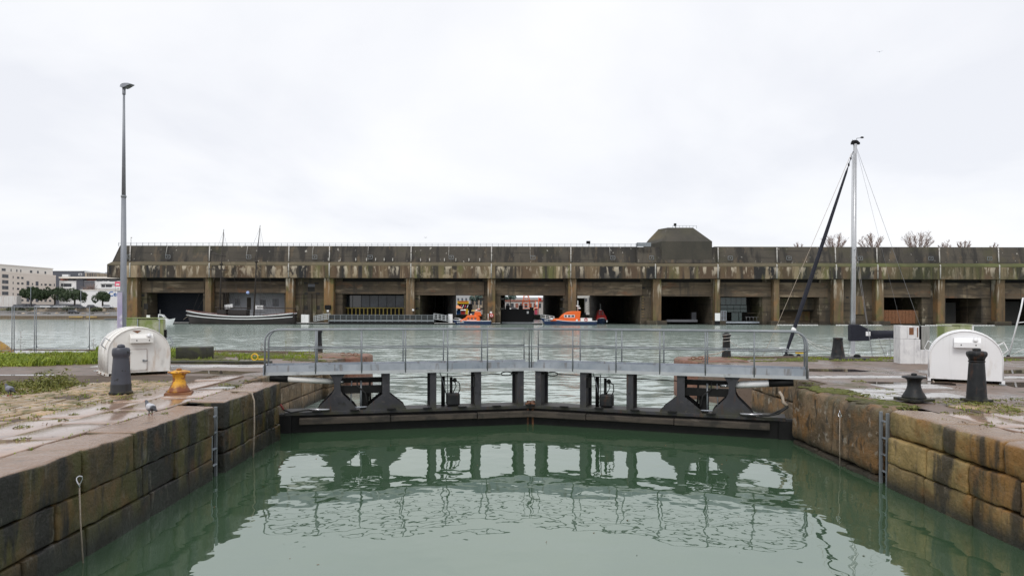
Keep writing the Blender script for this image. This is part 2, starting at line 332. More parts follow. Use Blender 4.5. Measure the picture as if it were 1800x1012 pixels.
M['mirror_panel'] = mat('weathered_metal_sheet', (.25,.26,.24), (.38,.38,.36), scale=(8,8,1), rough=.35, metal=.3, layers=[dict(color=(.1,.1,.07), scale=(6,6,.8), lo=.55, hi=.66, amt=.7)])
M['rope'] = mat('pale_rope', (.32,.26,.2), (.42,.36,.3), scale=20, rough=.9)
M['rope_white'] = mat('white_rope', (.62,.6,.56), rough=.9)
M['black'] = mat('black_paint', (.005,.005,.006), rough=.5, spec=.2)
M['rubber'] = mat('rubber', (.015,.015,.015), rough=.7)
M['red_hose'] = mat('red_hose', (.3,.05,.05), rough=.5)
M['steel'] = mat('stainless', (.5,.5,.52), rough=.25, metal=.9)
M['alu'] = mat('mast_aluminium', (.50,.51,.53), (.58,.59,.61), scale=2, rough=.35, metal=.35)
M['navy'] = mat('navy_canvas', (.004,.005,.013), (.008,.010,.021), scale=4, rough=.75, bump=.01, bscale=8)
M['boat_white'] = mat('white_gelcoat', (.75,.76,.77), rough=.25)
M['wire'] = mat('rigging_wire', (.22,.22,.23), rough=.4, metal=.5)
M['glass_dark'] = mat('dark_glass', (.012,.016,.02), rough=.06, spec=.8)
M['yellow'] = mat('yellow_paint', (.7,.45,.02), rough=.5)
def concrete(name, a, b_, extra=(), bump=.06):
    return mat(name, a, b_, scale=.12, rough=.85, bump=bump, bscale=1.2, layers=list(extra))
ST = lambda c, sx, sz, lo, hi, amt, **k: dict(color=c, scale=(sx,sx*.4,sz), lo=lo, hi=hi, amt=amt, **k)
M['parapet'] = concrete('dark_stained_concrete', (.052,.045,.036), (.08,.068,.053), [ST((.022,.02,.018),.30,.06,.48,.57,.85), ST((.06,.058,.024),.08,.1,.55,.66,.5), ST((.13,.095,.06),.45,.15,.57,.66,.65), ST((.5,.47,.42),1.1,.7,.66,.70,.8), dict(color=(.02,.018,.015), scale=(.06,.06,1.6), lo=.58, hi=.64, amt=.5)])
M['band'] = concrete('streaked_concrete', (.105,.074,.043), (.19,.135,.08), [ST((.105,.115,.035),.14,.05,.5,.6,.75), ST((.028,.023,.02),.34,.02,.46,.52,.92), ST((.10,.062,.036),.22,.02,.50,.56,.8), ST((.014,.014,.015),.14,.015,.56,.59,.95),
     ST((.56,.48,.37),.7,.20,.53,.61,.75, z=(12.6,15.8), z2=(16.3,15.9)), ST((.34,.27,.18),.22,.16,.60,.64,.6), ST((.40,.31,.2),.3,.03,.60,.66,.6), ST((.12,.10,.06),.1,.3,.2,.4,.85, z=(16.15,16.3)), ST((.10,.12,.03),.1,.3,.3,.5,.8, z=(16.2,16.35), x=(75,100)), ST((.05,.05,.018),.1,.1,.42,.55,.6, x=(60,110))])
M['pillar'] = concrete('brown_pillar_concrete', (.115,.075,.039), (.19,.13,.073), [ST((.11,.11,.03),.6,.06,.52,.62,.7), ST((.055,.042,.028),.8,.06,.52,.64,.75), ST((.6,.54,.45),1.3,.12,.54,.62,.85, z=(6,12)), dict(color=(.25,.13,.05), scale=(.3,.3,.2), lo=.52, hi=.62, amt=.6), ST((.035,.03,.02),.4,.3,.3,.5,.8, z=(1.3,.3))])
M['lintel'] = concrete('brown_lintel_concrete', (.078,.055,.035), (.13,.095,.062), [ST((.05,.04,.03),.15,.35,.5,.62,.8), ST((.26,.20,.135),.12,.6,.55,.64,.75), dict(color=(.03,.022,.015), scale=(.05,.05,1.3), lo=.55, hi=.62, amt=.6), dict(color=(.17,.08,.04), scale=(.15,.15,.3), lo=.58, hi=.68, amt=.6), ST((.04,.033,.027),.5,.06,.55,.65,.6)])
M['pen_wall'] = concrete('grimy_pen_concrete', (.065,.049,.032), (.105,.08,.053), [ST((.035,.03,.024),.5,.06,.5,.62,.8), ST((.08,.08,.028),.3,.1,.55,.66,.6), ST((.33,.28,.21),.6,.25,.60,.68,.7), dict(color=(.02,.016,.011), scale=(.05,.05,1.3), lo=.56, hi=.62, amt=.6), ST((.03,.026,.02),.4,.3,.3,.5,.8, z=(1.3,.3))])
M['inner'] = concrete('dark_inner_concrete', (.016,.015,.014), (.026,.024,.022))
M['grey_wall'] = mat('blue_grey_render', (.12,.12,.135), (.145,.145,.16), scale=.3, rough=.8)
M['render_wall'] = mat('pale_blue_grey_render', (.30,.30,.325), (.36,.36,.385), scale=.3, rough=.8)
M['teal_glass'] = mat('teal_glass', (.022,.055,.05), (.045,.085,.078), scale=.3, rough=.12, spec=.7)
M['pane_sky'] = mat('glass_sky_reflection', (.012,.015,.02), (.05,.06,.075), scale=.25, rough=.2, spec=.5)  # sky and cloud reflections painted into the glass colour
M['mullion'] = mat('dark_mullion', (.1,.1,.11), rough=.5)
M['olive_yellow'] = mat('olive_yellow_paint', (.17,.125,.015), (.21,.16,.025), scale=1, rough=.5)
M['pipe'] = mat('pale_downpipe', (.42,.40,.37), (.5,.48,.45), scale=.6, rough=.5, layers=[dict(color=(.12,.1,.08), scale=(.3,.3,1.6), lo=.56, hi=.62, amt=.8)])
M['far_white'] = mat('far_white_paint', (.8,.8,.8), rough=.6)
M['navy_hull'] = mat('navy_hull_paint', (.012,.028,.085), (.016,.035,.10), scale=.5, rough=.3)
M['orange'] = mat('orange_paint', (.78,.13,.012), (.72,.115,.012), scale=.5, rough=.35)
M['red'] = mat('red_paint', (.5,.035,.03), rough=.4)
M['black_hull'] = mat('black_hull_paint', (.014,.011,.011), (.025,.017,.016), scale=.6, rough=.45)
M['maroon'] = mat('maroon_wood', (.10,.035,.03), (.14,.06,.045), scale=.8, rough=.5)
M['spar'] = mat('dark_spar', (.035,.027,.022), rough=.6)
M['steel_dark'] = mat('dark_pontoon_steel', (.010,.011,.012), rough=.6, spec=.2)
M['cream'] = mat('cream_render', (.76,.67,.59), (.8,.71,.63), scale=.1, rough=.8)
M['cream2'] = mat('pale_cream_render', (.8,.75,.69), rough=.8)
M['win'] = mat('far_window', (.06,.065,.075), rough=.15)
M['slate'] = mat('slate_cladding', (.09,.095,.115), rough=.6)
M['brick_red'] = mat('red_brown_cladding', (.26,.10,.07), rough=.7)
M['tan_wall'] = mat('beige_retaining_wall', (.42,.34,.25), (.5,.42,.33), scale=.3, rough=.9, layers=[dict(color=(.2,.15,.1), scale=.2, lo=.52, hi=.64, amt=.7)])
M['shore'] = mat('shore_ground', (.16,.15,.145), (.22,.21,.2), scale=.05, rough=.8)
M['shore_grass'] = mat('shore_verge', (.11,.13,.05), (.18,.16,.09), scale=.1, rough=.9)
M['quay_far'] = mat('far_quay_stone', (.13,.09,.06), (.2,.15,.1), scale=(.1,.1,.6), rough=.8)
M['pine'] = mat('pine_needles', (.018,.038,.012), (.038,.062,.02), scale=.5, rough=.7)
M['bush'] = mat('bush_leaves', (.045,.06,.022), (.08,.085,.035), scale=.5, rough=.7)
M['bark'] = mat('bark', (.06,.045,.035), rough=.9)
M['twig'] = mat('bare_twig', (.25,.18,.155), (.29,.21,.18), scale=1, rough=.9)
M['blue_sign'] = mat('blue_sign', (.01,.12,.42), rough=.4)
M['pink'] = mat('pink_banner', (.75,.12,.2), rough=.6)
M['leafy'] = mat('weed_leaf', (.11,.135,.022), (.21,.20,.045), scale=6, rough=.6)
# ---------------------------------------------------------------- water
GL_H, GL_M, GR_H = (-7.15, 19.85), (0.6, 21.7), (8.2, 19.0)      # hinge and mitre points of the two gate leaves
def sheet(name, polys, z, m, kind='structure'):
    b = MB()
    for p in polys: b.add([(x, y, z) for x, y in p], [tuple(range(len(p)))])
    o = b.build(name, m, fix=False); return tag(o, kind=kind)
sheet('lock_water', [[(-9,-12),(9.5,-12),(9.5,18.6),GR_H,GL_M,GL_H,(-9,19.4)]], 0, M['lock_water'])
sheet('basin_water', [[(-9,19.4),GL_H,GL_M,GR_H,(9.5,18.6),(12,26),(1200,30),(1200,1500),(-1200,1500),(-1200,30),(-12,26)]], 0, M['basin_water'])

# ---------------------------------------------------------------- quays
def XL(y): return -5.7-0.035*y
XR = 7.55
QZ = 1.50
left_poly = [(XL(-12)-.45,-12),(XL(18.7)-.45,18.7),(-7.55,19.0),(-7.9,22),(-7.9,27.5),(-7.2,29.0),(-6.9,31.2),(-7.2,32.2),(-8.2,33.0),(-14,34.4),(-30,35.2),(-80,37),(-80,-12)]
lq = MB().prism(left_poly, -2, QZ).build('quay_pavement', M['quay']); tag(lq, kind='structure')
right_poly = [(XR+.45,-12),(80,-12),(80,31),(22,30.6),(9.5,30.6),(8.0,30.0),(7.4,29.2),(7.4,27.6),(8.0,26),(8.9,24),(8.9,19.2),(XR+.45,18.3)]
rq = MB().prism(right_poly, -2, QZ).build('quay_pavement', M['quay']); tag(rq, kind='structure')

def rblock(sx, sy, sz, r, seed, jit, dv=.35):
    """rounded irregular stone block, centred"""
    def cuts(h, r, n):
        a = [-h, -h+r*.35, -h+r]; k = n
        a += [-h+r+(2*h-2*r)*i/k for i in range(1, k)]
        return a + [h-r, h-r*.35, h]
    hx, hy, hz = sx/2, sy/2, sz/2
    r = min(r, hx*.8, hy*.8, hz*.8)
    X, Y, Z = cuts(hx, r, 2), cuts(hy, r, max(2, int(sy/dv))), cuts(hz, r, 2 if dv > .3 else 4)
    idx = {}; vs = []; fs = []
    def vid(i, j, k):
        key = (i, j, k)
        if key not in idx:
            v = Vector((X[i], Y[j], Z[k]))
            q = Vector((max(-hx+r, min(hx-r, v.x)), max(-hy+r, min(hy-r, v.y)), max(-hz+r, min(hz-r, v.z))))
            d = v-q
            if d.length > 1e-9: v = q + d.normalized()*min(r, d.length if d.length < r else r)
            s = Vector((seed*3.1, seed*1.7, seed*.9))
            nv = mnoise.noise_vector(v*2.1+s)*jit + mnoise.noise_vector(v*6.3+s)*jit*.45 + (mnoise.noise_vector(v*13+s)*jit*.45 if dv < .3 else Vector())
            idx[key] = len(vs); vs.append(v+nv)
        return idx[key]
    nx, ny, nz = len(X)-1, len(Y)-1, len(Z)-1
    for j in range(ny):
        for k in range(nz):
            fs.append((vid(0,j,k),vid(0,j,k+1),vid(0,j+1,k+1),vid(0,j+1,k))); fs.append((vid(nx,j,k),vid(nx,j+1,k),vid(nx,j+1,k+1),vid(nx,j,k+1)))
    for i in range(nx):
        for k in range(nz):
            fs.append((vid(i,0,k),vid(i+1,0,k),vid(i+1,0,k+1),vid(i,0,k+1))); fs.append((vid(i,ny,k),vid(i,ny,k+1),vid(i+1,ny,k+1),vid(i+1,ny,k)))
        for j in range(ny):
            fs.append((vid(i,j,0),vid(i,j+1,0),vid(i+1,j+1,0),vid(i+1,j,0))); fs.append((vid(i,j,nz),vid(i+1,j,nz),vid(i+1,j+1,nz),vid(i,j+1,nz)))
    b = MB(); b.add(vs, fs, True); return b

rb = random.Random(3)
def wall_course(parent, side, y0, y1, z0, z1, lens, m, jit, rad, depth=.62, gaps=(), name='stone_block', off=0, taper=0):
    y = y0; k = 0
    while y < y1-.05:
        L = rb.uniform(*lens); 
        if y+L > y1-.5: L = y1-y
        for g0, g1 in gaps:
            if y < g0 < y+L+.3: L = g0-y
            if abs(y-g0) < 1e-6: y = g1; L = min(L, y1-y) if L > .3 else rb.uniform(*lens)
        if L < .12: y += L; continue
        ym = y+L/2; out = rb.uniform(-.02, .025)+off
        if side < 0: x = XL(ym)+out-depth/2; rz = math.atan(.035)
        else: x = XR-out+depth/2; rz = 0
        b = rblock(depth, L-.012, (z1-z0)-.01, rad, rb.uniform(0, 99), jit, .14)
        o = place(name, b.mesh(name, m), parent, loc=(x, ym, (z0+z1)/2+rb.uniform(-.008,.008)))
        o.rotation_euler = (rb.uniform(-.006,.006), rb.uniform(-.008,.008), rz+rb.uniform(-.006,.006))
        y += L; k += 1
lwall = thing('lock_wall', 'dark mossy stone wall along the left side of the lock', 'wall')
LG, RG = (14.2, 14.78), (13.72, 14.13)
wall_course(lwall, -1, 4.0, 18.75, .93, 1.55, (1.3, 2.3), M['wall_left'], .022, .05, depth=.8, gaps=[LG], name='coping_stone')
wall_course(lwall, -1, 4.4, 18.75, .42, .92, (1.0, 1.9), M['wall_left'], .022, .03, gaps=[LG], off=-.03)
wall_course(lwall, -1, 4.1, 18.75, -.16, .41, (1.1, 2.0), M['wall_left'], .022, .03, gaps=[LG], off=-.01)
wall_course(lwall, -1, 4.0, 18.75, -.75, -.17, (1.4, 2.2), M['wall_left'], .012, .04, gaps=[LG])
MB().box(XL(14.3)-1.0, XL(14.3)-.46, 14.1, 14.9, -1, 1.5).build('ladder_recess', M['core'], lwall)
rwall = thing('lock_wall', 'tan and orange stone block wall along the right side of the lock', 'wall')
wall_course(rwall, 1, 4.0, RG[0], 1.03, 1.55, (1.0, 1.75), M['wall_right'], .034, .09, depth=.8, name='coping_stone')
wall_course(rwall, 1, 4.3, RG[0], .5, 1.02, (.85, 1.6), M['wall_right'], .028, .045, off=.01)
wall_course(rwall, 1, 4.1, RG[0], -.1, .49, (.8, 1.5), M['wall_right'], .028, .045)
wall_course(rwall, 1, 4.0, RG[0], -.7, -.11, (1.2, 1.9), M['wall_right'], .012, .05)
wall_course(rwall, 1, RG[1], 18.45, .12, 1.52, (1.3, 2.3), M['wall_rough'], .05, .16, depth=.9, off=.02)
wall_course(rwall, 1, RG[1], 18.4, -.7, .11, (1.0, 1.6), M['wall_rough'], .035, .08, depth=.8)
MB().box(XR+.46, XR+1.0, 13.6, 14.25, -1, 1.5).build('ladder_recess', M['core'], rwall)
# gate recess walls beyond the gates
lrec = thing('recess_wall', 'shaded stone wall of the gate recess behind the left gate leaf', 'wall')
y = 19.3
while y < 28.6:
    L = rb.uniform(1.0, 1.6)
    for z0, z1 in ((1.0,1.5),(.45,.99),(-.3,.44)):
        b = rblock(.35, L-.02, z1-z0-.015, .04, rb.uniform(0,99), .012)
        place('stone_block', b.mesh('stone_block', M['wall_rough']), lrec, loc=(-7.72+rb.uniform(-.015,.015)+(.25 if y > 26.5 else 0), y+L/2, (z0+z1)/2))
    y += L
rrec = thing('recess_wall', 'brown stone wall of the gate recess behind the right gate leaf', 'wall')
y = 19.3
while y < 24.5:
    L = rb.uniform(1.0, 1.6)
    for z0, z1 in ((.75,1.48),(-.3,.74)):
        b = rblock(.4, L-.02, z1-z0-.015, .06, rb.uniform(0,99), .03)
        place('stone_block', b.mesh('stone_block', M['wall_rough']), rrec, loc=(8.78+rb.uniform(-.02,.02), y+L/2, (z0+z1)/2))
    y += L
# rusty steel nosings at the pier heads
def nosing(label, cx, cy, sgn, L):
    t = thing('pier_nosing', label, 'pier edge', (cx, cy, 0))
    pts = []
    n = 9
    for i in range(n+1):
        a = math.pi*i/n; pts.append((sgn*(-.15+.62*math.sin(a)), -L/2*math.cos(a)))
    pts = [(-sgn*2.2, -L/2)] + pts + [(-sgn*2.2, L/2)]
    b = MB(); b.prism(pts, -.4, 1.56); o = b.build('steel_cap', M['rust_pink'], t, bevel=.09)
    ch = MB()
    for k in range(6):
        c = Vector((sgn*.1-sgn*.16*k, -L/2+.35+.08*k, 1.60)); ring = []
        for j in range(10):
            a = 2*math.pi*j/10; p = Vector((.10*math.cos(a), .055*math.sin(a), 0))
            if k % 2: p = Vector((p.x, 0, p.y+.03))
            ring.append(c+p)
        ch.tube(ring, .016, 6, closed=True)
    ch.build('chain', M['rust'], t)
    return t
nosing('rusty steel capped pier head beyond the left end of the footbridge', -6.75, 30.6, 1, 2.6)
nosing('rusty pink steel capped pier head beyond the right end of the footbridge', 7.35, 28.7, -1, 2.6)

# paving slabs, cobbles, strips
pr = random.Random(11)
def slab(parent, x0, x1, y0, y1, name='paving_slab', m=None, ztop=1.55, jit=.005):
    b = rblock(x1-x0-.018, y1-y0-.018, .14, .02, pr.uniform(0,99), jit)
    o = place(name, b.mesh(name, m or M['slab']), parent, loc=((x0+x1)/2, (y0+y1)/2, ztop-.07+pr.uniform(-.006,.004)))
    o.rotation_euler = (pr.uniform(-.004,.004), pr.uniform(-.004,.004), math.atan(.035) if x0 < 0 else 0); return o
for row in range(2):
    y = 3.6+row*.7
    while y < 20.6:
        L = pr.uniform(1.3, 2.6)
        xm = XL(y+L/2)-.80-row*.92
        ll = min(L, 20.8-y) 
        if not (y+ll > 18.6 and row == 0): slab(lq, xm-.91, xm, y, y+ll)
        y += L
for row in range(2):
    y = 3.9+row*.6
    while y < 13.2:
        L = pr.uniform(1.1, 2.2); x = XR+.80+row*.85
        slab(rq, x, x+.84, y, min(y+L, 13.35)); y += L
for (x0,x1,y0,y1) in ((8.4,9.3,15.6,16.9),(8.6,10.1,17.0,17.7),(9.4,10.7,15.9,16.8),(9.9,11.6,17.9,18.9)):
    slab(rq, x0, x1, y0, y1, m=M['concrete_pale'], ztop=1.535, jit=.012)
cob_meshes = [rblock(.255, .345, .12, .04, k*7.3, .012).mesh('cobblestone', M['cobble']) for k in range(6)]
spots = []
def cobfield(x_of_row, rows, ylo, yhi, keep, rw=.275, rl=.365, ang=0):
    for i in range(rows):
        y = ylo+pr.uniform(0,.3)
        while y < yhi:
            x = x_of_row(i, y)
            if keep(x, y): spots.append((x+pr.uniform(-.012,.012), y, ang+pr.uniform(-.06,.06)))
            y += rl*pr.uniform(.9,1.1)
def keepl(x, y):
    if x < -.78*y: return False
    if mnoise.noise(Vector((x*.45, y*.45, 5))) > .33: return False
    return not (x < -11.4 and y > 17.2) 
cobfield(lambda i, y: XL(y)-2.80-.275*i+.15*math.sin(y*.5), 24, 10.8, 19.2, keepl)
nleft = len(spots)
cobfield(lambda i, y: 9.38+.275*i, 12, 11.2, 14.6, lambda x, y: x < .78*y and mnoise.noise(Vector((x*.6,y*.6,2))) < .25 and (y > 12.9 or x > 10))
spots.sort(key=lambda s: s[0]**2+s[1]**2)
rest = MB()
for k, (x, y, a) in enumerate(spots):
    z = 1.55-.06+pr.uniform(-.018,.006)
    if k < 300:
        o = place('cobblestone', cob_meshes[k % 6], lq if x < 0 else rq, loc=(x, y, z)); o.rotation_euler = (pr.uniform(-.05,.05), pr.uniform(-.05,.05), a)
    else:
        rest.obox((x, y, z), (.255, .345, .12), Matrix.Rotation(a, 3, 'Z'))
if rest.v: tag(rest.build('cobblestone_field', M['cobble'], lq, bevel=.03), kind='stuff')
# dirty joints fill under cobbles
sheet('soil_bed', [[(-8.45,9.5),(-8.6,21),(-16.2,21),(-13,16),(-9.5,12)]], 1.512, M['soil']); 
sheet('soil_bed', [[(9.3,10.8),(12.6,14.7),(9.3,14.7)]], 1.512, M['soil'])
# pale drain strip on the right and track edge on the left
x = 8.9
while x < 30:
    slab(rq, x, x+2.2, 20.75, 21.35, name='drain_cover', m=M['concrete_pale'], ztop=1.535); x += 2.2
x = -7.8
while x > -13:
    slab(lq, x-2.4, x, 24.3, 25.3, name='drain_cover', m=M['concrete_pale'], ztop=1.525).rotation_euler = (0,0,.03); x -= 2.42
tag(MB().box(-19,-9.2,26.0,26.25,1.45,1.60).build('kerb', M['stone_dark'], bevel=.02), kind='structure')
sheet('concrete_apron', [[(-26,29.3),(-19.3,32.0),(-22,34.6),(-34,34.6),(-34,29.4)]], 1.525, M['concrete_pale'])
# stepped outer edge of the quays
tag(MB().prism([(-9.2,32.95),(-14,34.2),(-30,35.0),(-60,36.2),(-60,35.5),(-30,34.4),(-14,33.5),(-9.2,32.3)], 1.4, 1.56).build('quay_edge', M['soil'], bevel=.03), kind='structure')
tag(MB().box(9.6,60,29.95,30.5,1.4,1.56).build('quay_edge', M['soil'], bevel=.03), kind='structure')

# ---------------------------------------------------------------- grass, weeds, moss
gr = random.Random(5)
def inpoly(x, y, P):
    c = False; n = len(P)
    for i in range(n):
        x1, y1 = P[i]; x2, y2 = P[i-1]
        if (y1 > y) != (y2 > y) and x < (x2-x1)*(y-y1)/(y2-y1)+x1: c = not c
    return c
def blades(name, spots, m, h, wd, lean=.5, kind='stuff', z=1.5):
    b = MB()
    for (x, y, k) in spots:
        for _ in range(k):
            hh = h*gr.uniform(.5,1.25); a = gr.uniform(0, 6.28); lx, ly = math.cos(a)*hh*lean*gr.random(), math.sin(a)*hh*lean*gr.random()
            px, py = x+gr.uniform(-.07,.07), y+gr.uniform(-.07,.07); ca = gr.uniform(0, 6.28); ux, uy = math.cos(ca)*wd, math.sin(ca)*wd
            b.add([(px-ux,py-uy,z-.02),(px+ux,py+uy,z-.02),(px+lx*.4+ux*.7,py+ly*.4+uy*.7,z+hh*.6),(px+lx*.4-ux*.7,py+ly*.4-uy*.7,z+hh*.6),(px+lx,py+ly,z+hh*.95)], [(0,1,2,3),(3,2,4)])
    o = b.build(name, m, fix=False); return tag(o, kind=kind)
def scatter(P, n, k=3, thr=None, sc=.5):
    xs = [p[0] for p in P]; ys = [p[1] for p in P]; out = []
    while len(out) < n:
        x, y = gr.uniform(min(xs), max(xs)), gr.uniform(min(ys), max(ys))
        if inpoly(x, y, P) and (thr is None or mnoise.noise(Vector((x*sc, y*sc, 3))) > thr): out.append((x, y, k))
    return out
GP = [(-27,22.4),(-17.2,24.6),(-15.2,26.0),(-14.5,29),(-14.6,31.5),(-19.3,31.6),(-19.5,31.2),(-25.5,28.9),(-30,29)]
blades('grass', scatter(GP, 6500, 4), M['grass'], .17, .016, 1.0)
blades('grass', scatter(GP, 900, 5, .08, .45), M['grass'], .32, .016, .8)
blades('grass', scatter([(-19.3,32.1),(-14.6,31.5),(-14.6,33.9),(-21,34.4)], 600, 4), M['grass'], .26, .012)
def leafmound(name, spots, m, sz, z=1.5):
    """low mounds of small leaves: spots are (x, y, radius, height, number of leaves)"""
    b = MB()
    for (x, y, r, h, n) in spots:
        for _ in range(n):
            a = gr.uniform(0, 6.28); d = math.sqrt(gr.random()); hh = h*(1-d*d*.85)*gr.uniform(.25, 1.1)
            c = Vector((x+d*r*math.cos(a), y+d*r*math.sin(a), z+hh)); u = Vector((gr.gauss(0,1), gr.gauss(0,1), gr.gauss(0,.7))).normalized(); v = u.cross(Vector((gr.gauss(0,1), gr.gauss(0,1), gr.gauss(0,1)))).normalized(); s_ = sz*gr.uniform(.5, 1.5)
            b.add([c-u*s_, c+v*s_*.35, c+u*s_, c-v*s_*.35], [(0,1,2,3)])
    o = b.build(name, m, fix=False); return tag(o, kind='stuff')
ms = []
for (x, y, k) in scatter([(-12.7,15.9),(-11.2,16.5),(-11.5,18.3),(-13.4,18.3),(-14.4,17.2)], 46, 1): ms.append((x, y, gr.uniform(.2,.5), gr.uniform(.08,.22), 70))
for (x, y, k) in scatter([(-12.4,17.4),(-11.7,17.4),(-11.6,18.4),(-12.4,18.5)], 9, 1): ms.append((x, y, .28, gr.uniform(.3,.48), 110))
leafmound('weeds', ms, M['leafy'], .045)
blades('weeds', scatter([(-12.6,15.9),(-11.2,16.6),(-11.6,18.4),(-13.4,18.2),(-14.2,17.2)], 150, 3), M['leafy'], .22, .008, .9)
gm = [(x, y, gr.uniform(.3,.7), gr.uniform(.1,.3), 60) for (x, y, k) in scatter(GP, 240, 1)]
leafmound('grass', gm, M['grass'], .05)
def puddle(P):
    b = MB(); n = len(P); pts = []
    for i in range(n):
        for f in (0,.33,.66):
            x = P[i][0]+(P[(i+1)%n][0]-P[i][0])*f; y = P[i][1]+(P[(i+1)%n][1]-P[i][1])*f; q = mnoise.noise_vector(Vector((x*1.3,y*1.3,4)))*.35; pts.append((x+q.x, y+q.y, 1.506))
    b.add(pts, [tuple(range(len(pts)))]); return tag(b.build('puddle', M['puddle'], fix=False), kind='structure')
puddle([(-17.5,18.8),(-13.4,18.9),(-13.0,20.3),(-14.5,21.3),(-18,21.4)]); puddle([(-14.2,22.6),(-12.4,22.3),(-12.6,22.9),(-14,23.2)])
puddle([(-10.6,21.9),(-8.4,21.6),(-8.3,22.6),(-10.4,22.9)]); puddle([(10.2,19.0),(12.4,18.8),(12.6,19.5),(10.4,19.7)]); puddle([(13.4,18.4),(16.8,18.0),(17,19.6),(14,19.8)]); puddle([(13.5,22.4),(19,22.8),(18.6,24),(14,23.8)]); puddle([(9.4,23.2),(12,23.0),(12.2,24.2),(9.6,24.4)])
def tufts(name, pts, m, n=40, r=.22, h=.1):
    s = []
    for (x, y, q) in pts:
        for _ in range(int(n*q)):
            a = gr.uniform(0, 6.28); d = r*math.sqrt(gr.random())*q; s.append((x+d*math.cos(a)*1.3+gr.gauss(0,.05), y+d*math.sin(a)*1.2+gr.gauss(0,.12), 3))
    return blades(name, s, m, h, .011, .9, z=1.53)
G = lambda px, py: (PX(px, GY(py)), GY(py))
tl = [(*G(px,py), q) for px,py,q in ((40,774,.6),(40,752,.7),(150,712,.9),(190,707,.7),(230,703,.8),(110,740,.5),(180,720,.6),(145,700,1),(205,690,.7),(260,695,.5),(300,688,.5),(130,730,.5),(85,722,.6),(60,735,.6),(430,671,.8),(415,690,.4),(395,678,1.2),(290,728,.4),(520,660,.5))]
leafmound('grass_tufts', [(x, y, .2*q, .05*q, int(55*q)) for x, y, q in tl], M['leafy'], .028, 1.545)
tr = [(*G(px,py), q) for px,py,q in ((1675,722,.8),(1735,746,.6),(1765,742,.5),(1762,702,.7),(1662,706,1.1),(1590,712,.7),(1598,715,.6),(1720,708,1.2),(1420,672,1),(1505,668,1),(1520,694,1.4),(1548,682,.6),(1755,714,1.3),(1780,720,1.3),(1795,700,1),(1690,700,.8),(1650,735,.4),(1795,757,.4),(1570,690,.4))]
leafmound('grass_tufts', [(x+gr.gauss(0,.12), y+gr.gauss(0,.1), .2*q, .05*q, int(40*q)) for x, y, q in tr for _ in (0,1)], M['leafy'], .028, 1.535)
leafmound('grass_tufts', [(x, y, .16, .04, 22) for (x, y, k) in scatter([(9.3,12.9),(12,13.2),(12.4,15),(9.4,14.9)], 42, 1)], M['leafy'], .026, 1.54)
leafmound('dead_leaves', [(x, y, .3, .0, 3) for (x, y, k) in scatter([(-12,9.5),(-6.3,8),(-6.5,19),(-14,19)], 60, 1)]+[(x, y, .3, .0, 3) for (x, y, k) in scatter([(7.8,9),(13,13),(16,19),(8,19)], 70, 1)], M['litter'], .022, 1.562)
joint = []
for k in range(420):
    y = gr.uniform(10, 19.5); x = XL(y)-2.80-.275*gr.randint(0, 18)+.137
    if x > -.78*y: joint.append((x, y, 2))
for k in range(150):
    y = gr.uniform(11.5, 14.5); joint.append((9.38-.137+.275*gr.randint(0, 10), y, 2))
for k in range(160): 
    y = gr.uniform(8, 18.4); joint.append((XL(y)-gr.choice((.81, 2.64)), y, 1))
blades('joint_grass', joint, M['grass'], .04, .012, 1.4, z=1.535)
def mosspatch(name, P, n, z=1.5):
    b = MB()
    for (x, y, k) in scatter(P, n, 1, -.05, .8):
        r = gr.uniform(.03,.12); b.ball((x, y, z), (r*1.4, r*.9, gr.uniform(.015,.05)), 6, 4)
    return tag(b.build(name, M['moss'], fix=False), kind='stuff')
mosspatch('moss', [(-14.5,27),(-7.6,27.5),(-7.4,31.8),(-8.6,32.6),(-14.3,33.6)], 1000)
mosspatch('moss', [(8.4,27.6),(22,28.4),(22,30.3),(9.3,30.3),(8,29)], 1000)
mosspatch('moss', [(7.7,14.2),(8.5,14.2),(8.6,18.2),(7.7,18.2)], 190, 1.515)
blades('grass', scatter([(-14,28),(-8,28.5),(-8.5,32),(-14,33)], 500, 3, .12, .7), M['grass'], .14, .012)
blades('grass', scatter([(9,28),(24,28.4),(24,30.2),(9.5,30.2)], 420, 3, .12, .7), M['grass'], .1, .012)
def tall_weed(label, x, y, h, dry=False):
    t = thing('weed_plant', label, 'weed', (x, y, 1.5))
    b = MB(); b.tube([(0,0,-.02),(.02,.01,h*.5),(.0,.03,h)], .008, 5); b.build('stem', M['leafy'] if not dry else M['twig'], t)
    l = MB()
    for k in range(26 if not dry else 14):
        z = h*gr.uniform(.15,1); a = gr.uniform(0,6.28); s = h*.13*(1.25-z/h*.7); c = Vector((.01, .01, z)); d = Vector((math.cos(a), math.sin(a), gr.uniform(-.1,.6))).normalized(); n = d.cross(Vector((0,0,1))).normalized()
        if dry: l.tube([c, c+d*s*1.6], .004, 4); l.ball(c+d*s*1.7, .016, 5, 3)
        else: l.add([c, c+d*s*.5+n*s*.22, c+d*s, c+d*s*.5-n*s*.22], [(0,1,2,3)])
    l.build('leaves', M['leafy'] if not dry else M['bark'], t, fix=False)
for i, (px, py, h, d, lab) in enumerate(((502,627,.75,0,'bright green upright weed just right of the rail end of the left footbridge'),(543,629,.55,0,'shorter green weed beside the far left bollard behind the rail'),
    (512,638,.35,0,'small green weed low behind the left toe board'),(36,617,.95,1,'dry seed-headed stalk behind the two close fence posts'),(460,622,.5,1,'thin dry stalk beside the curved left rail end'),(164,618,.6,1,'dry stalk beside the right fence post'),(1418,622,.55,1,'dry stalk just right of the curved right rail end'))):
    Y = GY(py, 1.5); tall_weed(lab, PX(px, Y), Y, h, d)

